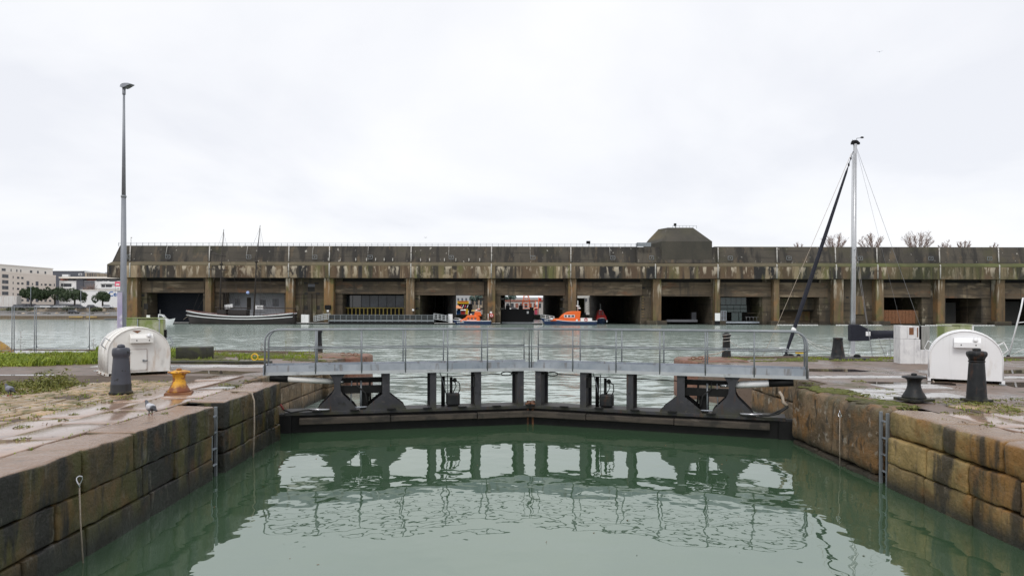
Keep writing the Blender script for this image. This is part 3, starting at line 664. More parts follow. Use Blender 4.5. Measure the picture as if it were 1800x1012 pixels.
leafmound('floating_leaves', [(x, y, .5, .0, 1) for (x, y, k) in scatter([(-5,6.5),(6.5,6.5),(7,18),(-5.8,18)], 46, 1)], M['litter'], .022, .006)
# ---------------------------------------------------------------- lock gates
def gate(side, H, Mt, px_posts, px_frames, px_rail, label, px_motor):
    H2 = Vector(H); U = (Vector(Mt)-H2); LEN = U.length; U.normalize()
    rz = math.atan2(U.y, U.x); f = -1 if side == 'l' else 1
    V = Vector((-U.y, U.x))*f                       # front normal, towards the camera
    t = thing('lock_gate', label, 'lock gate', (H[0], H[1], 0), rz)
    def uof(px, v=.45):
        p = (px-900)/1200.0; Hf = H2+V*v
        return (p*Hf.y-Hf.x)/(U.x-p*U.y)
    def B(b, u0, u1, v0, v1, z0, z1): b.box(min(u0,u1), max(u0,u1), min(f*v0,f*v1), max(f*v0,f*v1), z0, z1)
    P = lambda u, v, z: (u, f*v, z)
    u0g = .55
    b = MB(); B(b, u0g, LEN-.02, .30, .34, -1.6, .50); B(b, u0g, LEN-.02, -.34, -.30, -1.6, .50); b.build('skin_plate', M['gate_dark'], t)
    b = MB(); B(b, u0g, LEN-.02, -.40, .43, .50, .60); b.build('top_girder', M['gate'], t, bevel=.01)
    b = MB(); u = u0g+.4; k = 0
    while u < LEN-.1:
        L = min(2.6, LEN-.08-u); bb = MB(); B(bb, u+.008, u+L-.008, .345, .54, .245+.01*(k%2), .42+.012*((k+1)%2)); bb.build('timber_fender', M['timber'], t, bevel=.02); u += L; k += 1
    for i in range(7):
        uu = u0g+.9+i*(LEN-1.6)/6; b = MB(); B(b, uu-.13, uu+.13, .43, .54, .605, .635); b.build('fender_cleat', M['gate_dark'], t, bevel=.01)
    # posts
    for px in px_posts:
        u = uof(px, .42); b = MB()
        B(b, u-.095, u+.095, .38, .41, .60, 1.67); B(b, u-.095, u+.095, -.36, -.33, .60, 1.67); B(b, u-.02, u+.02, -.33, .38, .60, 1.67)
        b.build('gate_post', M['gate'], t)
    # flared frames
    def flare(u, prof, name='flared_frame'):
        for v0, v1 in ((.385,.415),(-.365,-.335)):
            b = MB(); pts = [(u+w2, z) for w2, z in prof] + [(u-w2, z) for w2, z in reversed(prof)]
            n = len(pts); vs = [P(a, v0, z) for a, z in pts]+[P(a, v1, z) for a, z in pts]
            q = len(prof)
            fs = []
            for i in range(q-1): fs += [(i, i+1, n-2-i, n-1-i), (n+i, n+i+1, 2*n-2-i, 2*n-1-i)]
            fs += [(i, (i+1)%n, n+(i+1)%n, n+i) for i in range(n)]
            b.add(vs, fs); b.build(name, M['gate'], t)
        b = MB(); B(b, u-.05, u+.05, -.335, .385, .6, 1.66); b.build('frame_web', M['gate_dark'], t)
    for (px, kind) in px_frames:
        u = uof(px, .42)
        if kind == 'straight': flare(u, [(.11,1.67),(.11,1.06),(.56,.70),(.60,.60)])
        else: flare(u, [(.22,1.67),(.12,1.52),(.085,1.38),(.10,1.2),(.16,1.08),(.50,.74),(.58,.60)])
    ua, ub = uof(px_frames[0][0]), uof(px_frames[1][0])
    for z0, z1, v in ((1.08,1.30,.12),(1.38,1.52,-.05)):
        b = MB(); B(b, ua, ub, v-.1, v+.1, z0, z1); b.build('cross_beam', M['gate_dark'], t)
    um = (ua+ub)/2
    for d in (-.32,-.02,.26):
        b = MB(); b.tube([P(um+d, .2-.1*abs(d), .6), P(um+d*.9, .2, 1.45)], .03 if d > -.1 else .018, 8); b.build('sluice_rod', M['galv_dark'] if d < 0 else M['gate_dark'], t)
    b = MB(); B(b, um-.05, um+.22, -.1, .12, .62, 1.12); b.build('sluice_housing', M['gate_dark'], t, bevel=.02)
    b = MB(); b.tube([P(um-.3,.3,.68), P(um+.3,.3,.68)], .02, 6); b.build('brace_rod', M['galv'], t)
    b = MB(); b.tube([P(um-.15,.22,1.5), P(um-.12,.3,1.3), P(um+.1,.3,1.1), P(um+.15,.24,.85), P(um+.2,.2,.7)], .022, 6); b.build('hose', M['rubber'], t)
    # motor between the two posts
    u = uof(px_motor[0], 0.1); s = px_motor[1]
    b = MB(); B(b, u-.2, u+.2, -.15, .2, .62, 1.0); b.build('motor_housing', M['iron'], t, bevel=.05)
    for d, r, z in ((-.3,.06,1.5),(-.05,.045,1.48)):
        b = MB(); b.tube([P(u+s*d, 0, .6), P(u+s*d, 0, z)], r, 8); b.build('spindle', M['gate_dark'], t)
    b = MB(); b.ball(P(u+s*.06, 0, 1.38), .07, 8, 6); b.tube([P(u+s*.06,0,1.38),P(u+s*.2,.03,1.3),P(u+s*.22,.05,1.1),P(u+s*.15,.05,.95)], .016, 6); b.tube([P(u+s*.06,0,1.36),P(u+s*.1,.03,1.2),P(u,.05,1.0)], .014, 6); b.build('cable', M['rubber'], t)
    b = MB(); b.tube([P(u-s*.42,.1,1.66),P(u-s*.3,.12,1.3),P(u-s*.22,.14,.95)], .014, 5); b.tube([P(u-s*.18,.1,1.6),P(u-s*.17,.1,.7)], .016, 5); b.build('control_rod', M['galv_dark'], t)
    # box on post
    u = uof(px_posts[1], .1); b = MB(); B(b, u-.18, u-.06, .2, .4, 1.2, 1.5) if side == 'l' else B(b, u-.24, u-.12, .1, .3, 1.2, 1.5); b.build('junction_box', M['gate_dark'], t)
    # tie rod with link
    u1, u2, u3 = uof(px_posts[2], .3), uof(px_posts[1], .3), uof(px_frames[1][0], .3)
    b = MB(); b.tube([P(u3,.28,1.50), P(u2,.28,1.55), P(u1-.62,.28,1.58)], .014, 6); b.tube([P(u1-.2,.28,1.59), P(u1,.28,1.60)], .03, 6); b.build('tie_rod', M['gate_dark'], t)
    b = MB(); ring = []
    for j in range(14):
        a = 2*math.pi*j/14; ring.append(P(u1-.46+.17*math.cos(a), .28, 1.58+.06*math.sin(a)))
    b.tube(ring, .017, 6, closed=True); b.ball(P(u1-.26,.28,1.6), .055, 8, 6); b.build('turnbuckle', M['gate_dark'], t)
    # mitre post
    b = MB(); B(b, LEN-.06, LEN+.06, -.30, .40, -1.5, .66); b.build('mitre_post', M['rust'], t, bevel=.03)
    # walkway
    b = MB(); B(b, 0, LEN-.07, -.43, .43, 1.74, 1.775); b.build('walkway_deck', M['galv_dark'], t)
    for v in (.45, -.45):
        n = 5
        for i in range(n):
            a, c = (LEN-.07)*i/n, (LEN-.07)*(i+1)/n
            b = MB(); B(b, a+.004, c-.004, v-.012, v+.012, 1.77, 1.955); b.build('toe_board', M['galv'], t)
        b = MB(); B(b, 0, LEN-.07, v-.022, v+.03*(1 if v > 0 else .6), 1.672, 1.768); b.build('walkway_channel', M['galv_pale'], t)
    b = MB(); B(b, -.035, -.005, -.46, .46, 1.66, 1.95); b.build('end_plate', M['galv'], t)
    # railings
    for v in (.47, -.47):
        us = [uof(p, .47) for p in px_rail]; us[0] = .02; us[-1] = LEN-.10
        b = MB(); c = .34; arc = [P(us[0]+c-c*math.cos(a), v, 2.97-c+c*math.sin(a)) for a in (0,.3,.6,.9,1.2,math.pi/2)]
        b.tube([P(us[0], v, 1.70)]+arc+[P(us[-1], v, 2.965), P(us[-1], v, 1.70)], .027, 8); b.build('handrail', M['galv_dark'], t)
        b = MB(); b.tube([P(us[0], v, 2.43), P(us[-1], v, 2.43)], .017, 8); b.build('mid_rail', M['galv_dark'], t)
        for u in us[1:-1]:
            b = MB(); b.tube([P(u, v, 1.70), P(u, v, 2.96)], .021, 8); b.build('rail_post', M['galv_dark'], t)
    # operating cylinder reaching back to the quay
    return t, P, uof, ua
gl, P, uof, ua = gate('l', GL_H, GL_M, (762,841,916), ((593,'curved'),(679,'straight')), (468,555,636,713,787,857,925), 'left leaf of the dark steel lock gate with its grey railed walkway', (797, 1))
rt = MB(); rt.tube([P(.62,.38,1.56), P(1.95,.2,1.44)], .085, 12); rt.build('ram_cylinder', M['white_dirty'], gl)
rt = MB(); rt.tube([P(1.93,.2,1.44), P(2.2,.18,1.42)], .05, 10); rt.build('ram_piston', M['steel'], gl)
rt = MB(); rt.tube([P(.15,.36,1.60), P(.64,.38,1.56)], .10, 10); rt.build('ram_bracket', M['gate_dark'], gl)
rt = MB(); rt.tube([P(.25,.72,1.02),P(.45,.70,.9),P(.55,.68,.72)], .03, 8); rt.build('red_hose', M['red_hose'], gl)
rt = MB(); rt.tube([P(.55,.68,.72),P(.75,.6,.62),P(1.1,.52,.66),P(1.35,.46,.66)], .024, 8); rt.build('hose', M['rubber'], gl)
rt = MB(); rt.tube([P(1.25,.46,.66),P(1.8,.46,.66)], .035, 8); rt.build('hose_coupling', M['steel'], gl)
rt = MB(); rt.box(.12,.75,-.42,-.1,-.6,.55); rt.build('heel_post', M['gate_dark'], gl, bevel=.05)
gr2, P, uof, ua = gate('r', GR_H, GL_M, (1107,1025,946), ((1287,'curved'),(1197,'straight')), (1413,1326,1240,1160,1083,1007,938), 'right leaf of the dark steel lock gate with its grey railed walkway', (1066, -1))
rt = MB(); rt.tube([P(.95,.30,1.53), P(2.05,.2,1.42)], .10, 12); rt.build('ram_cylinder', M['white'], gr2)
rt = MB(); rt.tube([P(2.0,.2,1.42), P(2.3,.18,1.40)], .05, 10); rt.build('ram_piston', M['steel'], gr2)
rt = MB(); rt.tube([P(.35,.34,1.58), P(.98,.30,1.53)], .11, 10); rt.build('ram_bracket', M['gate_dark'], gr2)
rt = MB(); rt.tube([P(.72,.55,1.33),P(.64,.62,1.2),P(.62,.66,1.05),P(.52,.7,.98)], .04, 8); rt.build('cream_hose', M['rope'], gr2)
for k in range(2):
    rt = MB(); rt.tube([P(.5,.7,.95),P(.75,.62+.05*k,.8-.06*k),P(1.0,.55,.66),P(1.25,.48,.64)], .026, 8); rt.build('hose', M['rubber'], gr2)
rt = MB(); rt.tube([P(1.15,.47,.65),P(1.75,.46,.66)], .035, 8); rt.build('hose_coupling', M['steel'], gr2)
rt = MB(); rt.box(.12,.75,.1,.42,-.6,.55); rt.build('heel_post', M['gate_dark'], gr2, bevel=.05)

# ---------------------------------------------------------------- quay furniture
def at(px, py, z=1.55):
    Y = GY(py, z); return (PX(px, Y), Y, z)
# cannon-shaped bollards
def bollard_left(loc):
    t = thing('bollard', 'tall grey painted iron bollard with chipped black foot in front of the left white shed', 'bollard', loc, .3, 'tall iron mooring bollards')
    MB().lathe([(.235,-.03),(.235,.03),(.225,.06),(.222,.2),(.218,.22),(.20,.45),(.175,.80),(.172,.86),(.19,.90),(.195,.96),(.188,1.03),(.175,1.07),(.1,1.085),(.085,1.09)], 28).build('post', M['iron_grey'], t)
    MB().lathe([(.085,1.085),(.085,1.125),(.06,1.15),(.02,1.16)], 20).build('cap_knob', M['iron_grey'], t)
    MB().lathe([(.255,-.03),(.255,.025),(.245,.045),(.23,.05)], 24).build('foot_ring', M['iron'], t)
bollard_left(at(213, 692))
def bollard_right(loc):
    t = thing('bollard', 'tall black iron bollard with fluted crown in front of the right white shed', 'bollard', loc, .1, 'tall iron mooring bollards')
    MB().lathe([(.215,-.02),(.205,.06),(.198,.1),(.155,.82),(.15,.86)], 24).build('post', M['iron'], t)
    MB().lathe([(.15,.855),(.165,.865),(.165,.885),(.15,.895)], 24).build('collar', M['iron'], t)
    MB().lathe([(.15,.89),(.165,.95),(.198,1.0),(.205,1.05),(.19,1.09),(.14,1.105),(.06,1.11)], 48, lobes=(8,1,5,-.09)).build('crown', M['iron'], t)
    MB().lathe([(.08,1.10),(.085,1.14),(.06,1.165),(.02,1.17)], 16).build('cap_knob', M['iron'], t)
    MB().box(-.225,.225,-.225,.225,-.03,.045).build('base_plate', M['iron'], t, bevel=.015)
bollard_right(at(1717, 702))
def small_post(loc, label, rope):
    t = thing('bollard', label, 'bollard', loc, 0, 'slim iron posts near the pier heads')
    MB().lathe([(.22,-.04),(.2,.06),(.165,.5),(.145,.9),(.18,.98),(.185,1.05),(.12,1.09)], 20).build('post', M['iron'] if rope else M['rust'] if False else M['iron'], t)
    MB().lathe([(.12,1.085),(.10,1.12),(.03,1.13)], 14).build('cap_knob', M['iron'], t)
    if rope:
        b = MB(); b.tube([(.185*math.cos(a), .185*math.sin(a), .66+.022*a) for a in [k*.4 for k in range(48)]], .009, 5); b.tube([(.1,.1,.8),(.5,.4,.55),(1.6,1.3,.2)], .012, 5)
        b.build('mooring_rope', M['rope_white'], t)
small_post(at(560, 620, 1.5), 'slim dark iron post behind the left footbridge rail', False)
small_post(at(1277, 629, 1.5), 'slim black iron post with white rope wound round it behind the right rail', True)
def mushroom(loc, label, m, base):
    t = thing('mooring_bollard', label, 'mooring bollard', loc, .35 if loc[0] < 0 else .25, 'waisted mooring bollards')
    MB().box(-.29,.29,-.29,.29,-.02,.055).build('base_plate', base, t, bevel=.012)
    t.scale = (1,1,.86)
    MB().lathe([(.25,.05),(.245,.09),(.20,.18),(.155,.28),(.135,.38),(.135,.46),(.15,.53),(.19,.565)], 28).build('waist', m, t)
    MB().lathe([(.19,.56),(.245,.578),(.25,.60),(.235,.615),(.12,.64),(.09,.645)], 28).build('rim', m, t)
    MB().lathe([(.06,.64),(.06,.685),(.03,.70)], 12).build('cap_knob', m, t)
mushroom(at(315, 693), 'waisted mooring bollard in flaking yellow paint and rust on the left quay', M['yellow_rust'], M['rust'])
mushroom(at(1607, 701), 'waisted black mooring bollard near the ladder on the right quay', M['iron'], M['iron'])
# wide flared bollard by the yacht
t = thing('mooring_bollard', 'black flared bollard on a wide flat base in front of the yacht mast', 'mooring bollard', at(1473, 630, 1.5))
MB().lathe([(.62,-.02),(.62,.05),(.5,.07),(.30,.09),(.27,.2),(.215,.55),(.19,.80),(.195,.86),(.205,.90),(.19,.925)], 26).build('post', M['iron'], t)
b = MB(); b.lathe([(.62,-.02),(.62,.05),(.55,.08),(.1,.10)], 26, c=(.75,.05,0)); b.build('base_disc', M['iron'], t)
MB().ball((.85,.05,.13), (.16,.12,.09), 10, 6).build('mooring_shackle', M['black'], t)
# large ochre bollard cut by the left edge
t = thing('mooring_bollard', 'large ochre flared bollard at the left edge behind the mesh fence', 'mooring bollard', (PX(-16, 32.6), 32.6, 1.5))
MB().lathe([(.95,-.02),(.93,.04),(.62,.35),(.30,.6),(.24,.75)], 26).build('flared_base', M['ochre'], t)
MB().lathe([(.24,.75),(.26,1.0),(.24,1.3),(.1,1.36)], 20).build('post', M['stone_dark'], t)

# arched white sheds
def shed(loc, rz, label, dirty, door):
    m = M['white_dirty'] if dirty else M['white']
    t = thing('arched_shed', label, 'shed', loc, rz, 'arched white machine sheds')
    W, D, HS, HT = .89, 1.5, .66, 1.47
    prof = [(-W, .07)]+[(-W*math.cos(a), HS+(HT-HS)*math.sin(a)) for a in [math.pi*i/20 for i in range(21)]]+[(W, .07)]
    b = MB(); n = len(prof)
    vs = [(x, 0, z) for x, z in prof]+[(x, D, z) for x, z in prof]
    b.add(vs, [(i, i+1, n+i+1, n+i) for i in range(n-1)], True); o = b.build('shell', m, t); s = o.modifiers.new('solid', 'SOLIDIFY'); s.thickness = .025
    for y, nm in ((.03,'front_panel'),(D-.03,'rear_panel')):
        b = MB(); b.extry([(x*.985, z if z < .1 else z-.016) for x, z in prof], y-.012, y+.012); b.build(nm, m, t)
    for y in (.42, .98):
        b = MB(); b.tube([(x*1.012, y, z*1.008) for x, z in prof], .011, 5); b.build('seam', m, t)
    b = MB(); b.box(-W-.03,-W+.05,-.02,D+.02,.0,.075); b.box(W-.05,W+.03,-.02,D+.02,.0,.075); b.build('skid', m, t)
    for x in (-W-.035,):
        for k in range(3):
            b = MB(); b.tube([(x,.15+.6*k,.04),(x-.02,.15+.6*k,.04)], .025, 8); b.build('skid_bolt', M['rust'], t)
    # hooded vent box with round cap
    cx = .04
    b = MB(); b.extr([(.0,.99),(-.16,.99),(-.16,1.14),(-.06,1.27),(.0,1.27)], cx-.32, cx+.32); b.build('vent_hood', m, t, bevel=.008)
    b = MB(); b.tube([(cx+.19,-.115,1.20),(cx+.19,-.165,1.235)], .065, 16); b.build('round_cap', M['white'], t)
    for x in (-.15, .2):
        b = MB(); b.box(cx+x-.012, cx+x+.012, -.165,-.158, 1.05, 1.09); b.build('hood_slot', M['black'], t)
    if dirty:
        b = MB(); b.extry([(cx-.24,1.37),(cx+.0,1.37),(cx-.10,1.29)], .004, .012); b.build('rusted_gap', M['rust'], t)
    for s in (-1, 1):
        for k in (0, 1):
            y = .14 + .14*k; b = MB()
            b.tube([(s*W*.86, y, 1.06),(s*(W*.86+.14), y, 1.16),(s*(W*.86+.24), y, .94),(s*(W*.99), y, .82)], .010, 5); b.build('lifting_handle', m if not dirty else M['galv'], t)
    if door:
        b = MB(); b.box(-.26,.20,-.012,.016,.14,.78); b.build('door', m, t, bevel=.006)
        dr = bpy.context.scene.objects['door']
        b = MB(); b.box(.10,.22,-.045,-.014,.42,.45); b.box(.08,.12,-.05,-.014,.40,.47); b.build('latch', M['galv_dark'], dr)
        for z in (.2,.72):
            b = MB(); b.box(-.285,-.24,-.03,-.013,z-.035,z+.035); b.build('hinge', m, dr)
        b = MB(); b.box(-.27,-.262,-.006,.014,.135,.785); b.box(.202,.21,-.006,.014,.135,.785); b.box(-.262,.202,-.006,.014,.782,.79); b.build('door_gap', M['rust'], t)
    b = MB(); b.bar((-W+.1,-.04,.0),(-W+.14,-.25,-.03),.02,.05); b.build('foot_stay', M['rope'], t)
    b = MB(); b.bar((W-.1,-.02,.0),(W+.05,-.2,-.03),.02,.03); b.build('foot_stay', M['galv'], t)
    return t
def shed_at(pxl, pyl, rz, *a):
    Y = GY(pyl, 1.5); X = PX(pxl, Y); c, s = math.cos(rz), math.sin(rz)      # front-left foot
    return shed((X+.89*c, Y+.89*s, 1.52), rz, *a)
shed_at(188, 664, R(40), 'stained arched white metal shed with a small door on the left quay', True, True)
shed_at(1633, 668.5, R(-31), 'clean arched white metal shed without a door on the right quay', False, False)

# cabinets
t = thing('control_cabinet', 'stack of scuffed white panelled boxes left of the right shed', 'cabinet', at(1603, 637, 1.5), R(-10))
def cb(nm, x0,x1,y0,y1,z0,z1,m='white_panel'): return MB().box(x0,x1,y0,y1,z0,z1).build(nm, M[m], t, bevel=.012)
cb('lower_panel',-.53,-.03,-.3,.4,0,.97); cb('lower_panel',-.025,.20,-.3,.4,.003,.96); cb('lower_panel',.205,.55,-.28,.4,0,.56)
cb('upper_panel',-.53,-.28,-.3,.4,.975,1.5); cb('upper_panel',-.275,.03,-.3,.4,.975,1.49); cb('upper_panel',.035,.16,-.28,.4,.97,1.48)
cb('metal_sheet',.24,.54,-.27,-.25,.57,1.48,'mirror_panel'); cb('frame',.205,.238,-.29,.4,.565,1.49,'black'); cb('rear_panel',.24,.55,.1,.4,.565,1.48)
MB().box(-.21,-.05,-.306,-.301,1.14,1.42).build('rust_stain_plate', M['rust'], t); MB().box(.08,.12,-.29,-.281,1.05,1.42).build('rust_strip', M['rust'], t)
t = thing('control_cabinet', 'algae green cabinet behind the stained left shed', 'cabinet', (PX(258, 23.5), 23.6, 1.5), R(20))
MB().box(-.62,-.28,-.3,.3,.0,1.74).build('side_panel', M['green_cabinet'], t, bevel=.01); MB().box(-.275,.38,-.28,.3,.0,1.72).build('door_panel', M['green_cabinet'], t, bevel=.01)
MB().box(.385,.5,-.3,.3,0,1.72).build('end_panel', M['green_cabinet'], t, bevel=.01); MB().box(-.64,.52,-.32,.32,1.745,1.775).build('lid', M['green_cabinet'], t)
for x in (-.28,.38): MB().box(x-.012,x+.014,-.32,-.302,.02,1.72).build('frame_strip', M['galv'], t)
MB().box(.505,.56,-.1,.2,.9,1.35).build('meter_box', M['black'], t); MB().box(-.05,.05,-.05,.05,1.776,1.86).build('beacon', M['white'], t)
t = thing('control_cabinet', 'algae green cabinet behind the clean right shed', 'cabinet', (PX(1682, 22.0), 22.1, 1.5), R(-10))
MB().box(-.42,.02,-.3,.3,.0,1.58).build('door_panel', M['green_cabinet'], t, bevel=.01); MB().box(.025,.38,-.3,.3,0,1.60).build('door_panel', M['green_cabinet'], t, bevel=.01)
MB().box(-.43,.39,-.32,.32,1.605,1.635).build('lid', M['green_cabinet'], t); MB().box(.385,.42,-.3,.3,0,1.58).build('frame_strip', M['white'], t)
# dark stone block, lilac panel
o = rblock(1.32,.7,.52,.04,5,.02).build('stone_block', M['stone_dark']); o.location = (PX(336,28.4), 28.75, 1.74); tag(o, 'rectangular dark wet stone block on grass right of the left shed', 'stone block')
t = thing('utility_cabinet', 'narrow tall lilac painted cabinet standing beside the lamp post', 'cabinet', (PX(211, 26.0), 26.0, 1.5), R(35))
MB().box(-.09,.07,-.06,.06,0,2.72).build('door_panel', M['lilac'], t, bevel=.01); MB().box(-.1,.08,-.07,.07,2.725,2.76).build('lid', M['galv'], t)
# lamp post
LY = 26.3; t = thing('lamp_post', 'tall grey tapered street lamp behind the left shed', 'street lamp', (PX(217, LY), LY, 1.5))
topz = PZ(157, LY)-1.5; jz = PZ(347, LY)-1.5
MB().lathe([(.16,0),(.16,.02),(.115,.05),(.112,3),(.082,jz)], 16).build('lower_pole', M['lamp_pole'], t); MB().lathe([(.074,jz),(.036,topz)], 14).build('upper_pole', M['lamp_pole'], t)
MB().lathe([(.084,jz-.05),(.10,jz-.03),(.10,jz+.02),(.075,jz+.05)], 16).build('joint_collar', M['galv_dark'], t); MB().lathe([(.055,topz-.25),(.06,topz-.2),(.06,topz+.02)], 12).build('spigot', M['lamp_pole'], t)
b = MB(); pr_ = [(-.10,-.05,.08),(-.02,-.1,.13),(.12,-.09,.13),(.3,-.03,.10),(.44,.01,.035)]
for i in range(len(pr_)-1):
    x0, a0, c0 = pr_[i]; x1, a1, c1 = pr_[i+1]; w0, w1 = .14*(1-.3*i/4), .14*(1-.3*(i+1)/4)
    b.add([(x0,-w0,a0),(x0,w0,a0),(x0,w0*.8,c0),(x0,-w0*.8,c0),(x1,-w1,a1),(x1,w1,a1),(x1,w1*.8,c1),(x1,-w1*.8,c1)], [(0,1,5,4),(1,2,6,5),(2,3,7,6),(3,0,4,7)]+([(0,3,2,1)] if i == 0 else [])+([(4,5,6,7)] if i == 3 else []))
h = b.build('lamp_head', M['lamp_pole'], t); h.scale = (1,1,.72); h.location = (.03,0,topz+.07); h.rotation_euler = (0,0,R(-25))
g = MB().add([(.0,-.11,-.108),(.0,.11,-.108),(.3,.09,-.045),(.3,-.09,-.045)], [(0,1,2,3)]).build('lens', M['lamp_head'], h)
# mesh fence
def fence_panel(p, q, label, feet=True):
    p, q = Vector(p), Vector(q); d = q-p; L = d.length; rz = math.atan2(d.y, d.x)
    t = thing('mesh_fence', label, 'fence panel', (p.x, p.y, 1.5), rz, 'temporary mesh fence panels')
    for x in (.02, L-.02):
        MB().tube([(x,0,-.02),(x,0,2.2)], .022, 8).build('fence_post', M['galv_dark'], t)
    MB().tube([(.02,0,2.17),(L-.02,0,2.17)], .017, 8).build('top_rail', M['galv_dark'], t)
    MB().tube([(.03,0,.35),(.06,0,.22),(.16,0,.17),(L-.16,0,.17),(L-.06,0,.22),(L-.03,0,.35)], .018, 8).build('bottom_rail', M['galv_dark'], t)
    b = MB(); n = int(L/.12)
    for i in range(1, n): b.add([(L*i/n-.0016,0,.18),(L*i/n+.0016,0,.18),(L*i/n+.0016,0,2.15),(L*i/n-.0016,0,2.15)], [(0,1,2,3)])
    for k in range(9): b.add([(.03,.004,.3+.22*k-.0016),(L-.03,.004,.3+.22*k-.0016),(L-.03,.004,.3+.22*k+.0016),(.03,.004,.3+.22*k+.0016)], [(0,1,2,3)])
    tag(b.build('wire_mesh', M['galv'], t, fix=False), kind='stuff')
fence_panel((PX(-120,30.6),30.6), (PX(22,31.4),31.4), 'mesh fence panel cut by the left edge of the picture')
fence_panel((PX(24.5,31.5),31.5), (PX(61,33.4),33.4), 'narrow looking mesh fence panel between the two close posts')
fence_panel((PX(63,33.5),33.5), (PX(158,33.9),33.9), 'wide mesh fence panel ending left of the lamp post')
# flat plate, mooring rings, ropes
t = thing('steel_plate', 'thin pale plate lying flat near the edge of the left quay', 'plate', at(381, 685), R(12))
MB().prism([(-.42,-.1),(.38,-.14),(.40,.26),(.05,.28)], .0, .035).build('plate', M['concrete_pale'], t); 
tufts('grass_tufts', [(*G(398,683),1.1),(*G(404,681),1.0)], M['moss'], 60, .2, .06)
def ringbar(loc, label, ring=True):
    t = thing('mooring_ring', label, 'mooring ring', loc)
    if ring: MB().tube([(.0+.13*math.cos(a),0,.13+.13*math.sin(a)) for a in [k*math.pi/8 for k in range(16)]], .03, 8, closed=True).build('ring', M['yellow'], t)
    MB().bar((.05,.05,.04),(.42,.1,.03),.12,.06).build('bar', M['yellow'], t, bevel=.01)
ringbar(at(448, 634, 1.5), 'small yellow ring with bar on the left quay before the footbridge')
ringbar(at(1398, 620.5, 1.5), 'short yellow bar on the right quay behind the curved rail end', False)
def hang_rope(label, pts, r, m, ring=None):
    t = thing('hanging_rope', label, 'rope', pts[0]); o = Vector(pts[0])
    MB().tube([Vector(p)-o for p in pts], r, 7).build('rope', m, t)
    if ring:
        c = Vector(ring)-o; MB().tube([c+Vector((.02*math.sin(a*2), .045*math.cos(a), .075*math.sin(a))) for a in [k*math.pi/8 for k in range(16)]], .012, 6, closed=True).build('shackle', M['steel'], t)
xl = lambda y: XL(y)+.045
hang_rope('pale thin rope hanging from a steel shackle on the near left wall', [(xl(9.45),9.45,1.12),(xl(9.45)+.01,9.46,.6),(xl(9.45)+.03,9.5,-.1)], .011, M['rope'], (xl(9.45),9.45,1.14))
hang_rope('pale rope hanging over the left coping beyond the ladder', [(XL(16.4)-.5,16.45,1.57),(XL(16.4)-.12,16.42,1.58),(xl(16.4)-.02,16.4,1.54),(xl(16.4)+.04,16.4,1.35),(xl(16.4)+.05,16.38,.7),(xl(16.4)+.03,16.36,-.1)], .02, M['rope'])
hang_rope('thin rope hanging from a shackle on the rough right wall', [(XR-.075,15.55,1.18),(XR-.08,15.55,.6),(XR-.07,15.55,-.1)], .010, M['rope'], (XR-.075,15.55,1.2))
hang_rope('slack pale mooring rope lying across the left pier head', [(-7.0,29.6,1.62),(-7.9,29.6,1.66),(-8.8,30.3,1.62),(-9.5,31.2,1.58)], .018, M['rope'])
hang_rope('slack pale mooring rope lying across the right pier head', [(7.4,28.0,1.6),(8.0,28.2,1.72),(8.6,28.5,1.78),(9.1,28.8,1.95)], .018, M['rope'])
def ladder(x, y, rz, label):
    t = thing('ladder', label, 'ladder', (x, y, 0), rz, 'steel quay ladders')
    for s in (-1, 1): MB().box(s*.125-.022, s*.125+.022, -.012, .05, -.25, 1.47).build('side_rail', M['galv_dark'], t, bevel=.006)
    for k in range(5): MB().box(-.103,.103,-.02,.02,-.08+.34*k-.014,-.08+.34*k+.014).build('rung', M['galv'], t)
ladder(XL(14.4)-.07, 14.4, R(92), 'grey steel ladder set into the dark left lock wall')
ladder(XR+.07, 13.93, R(90), 'grey steel ladder set into the tan right lock wall')
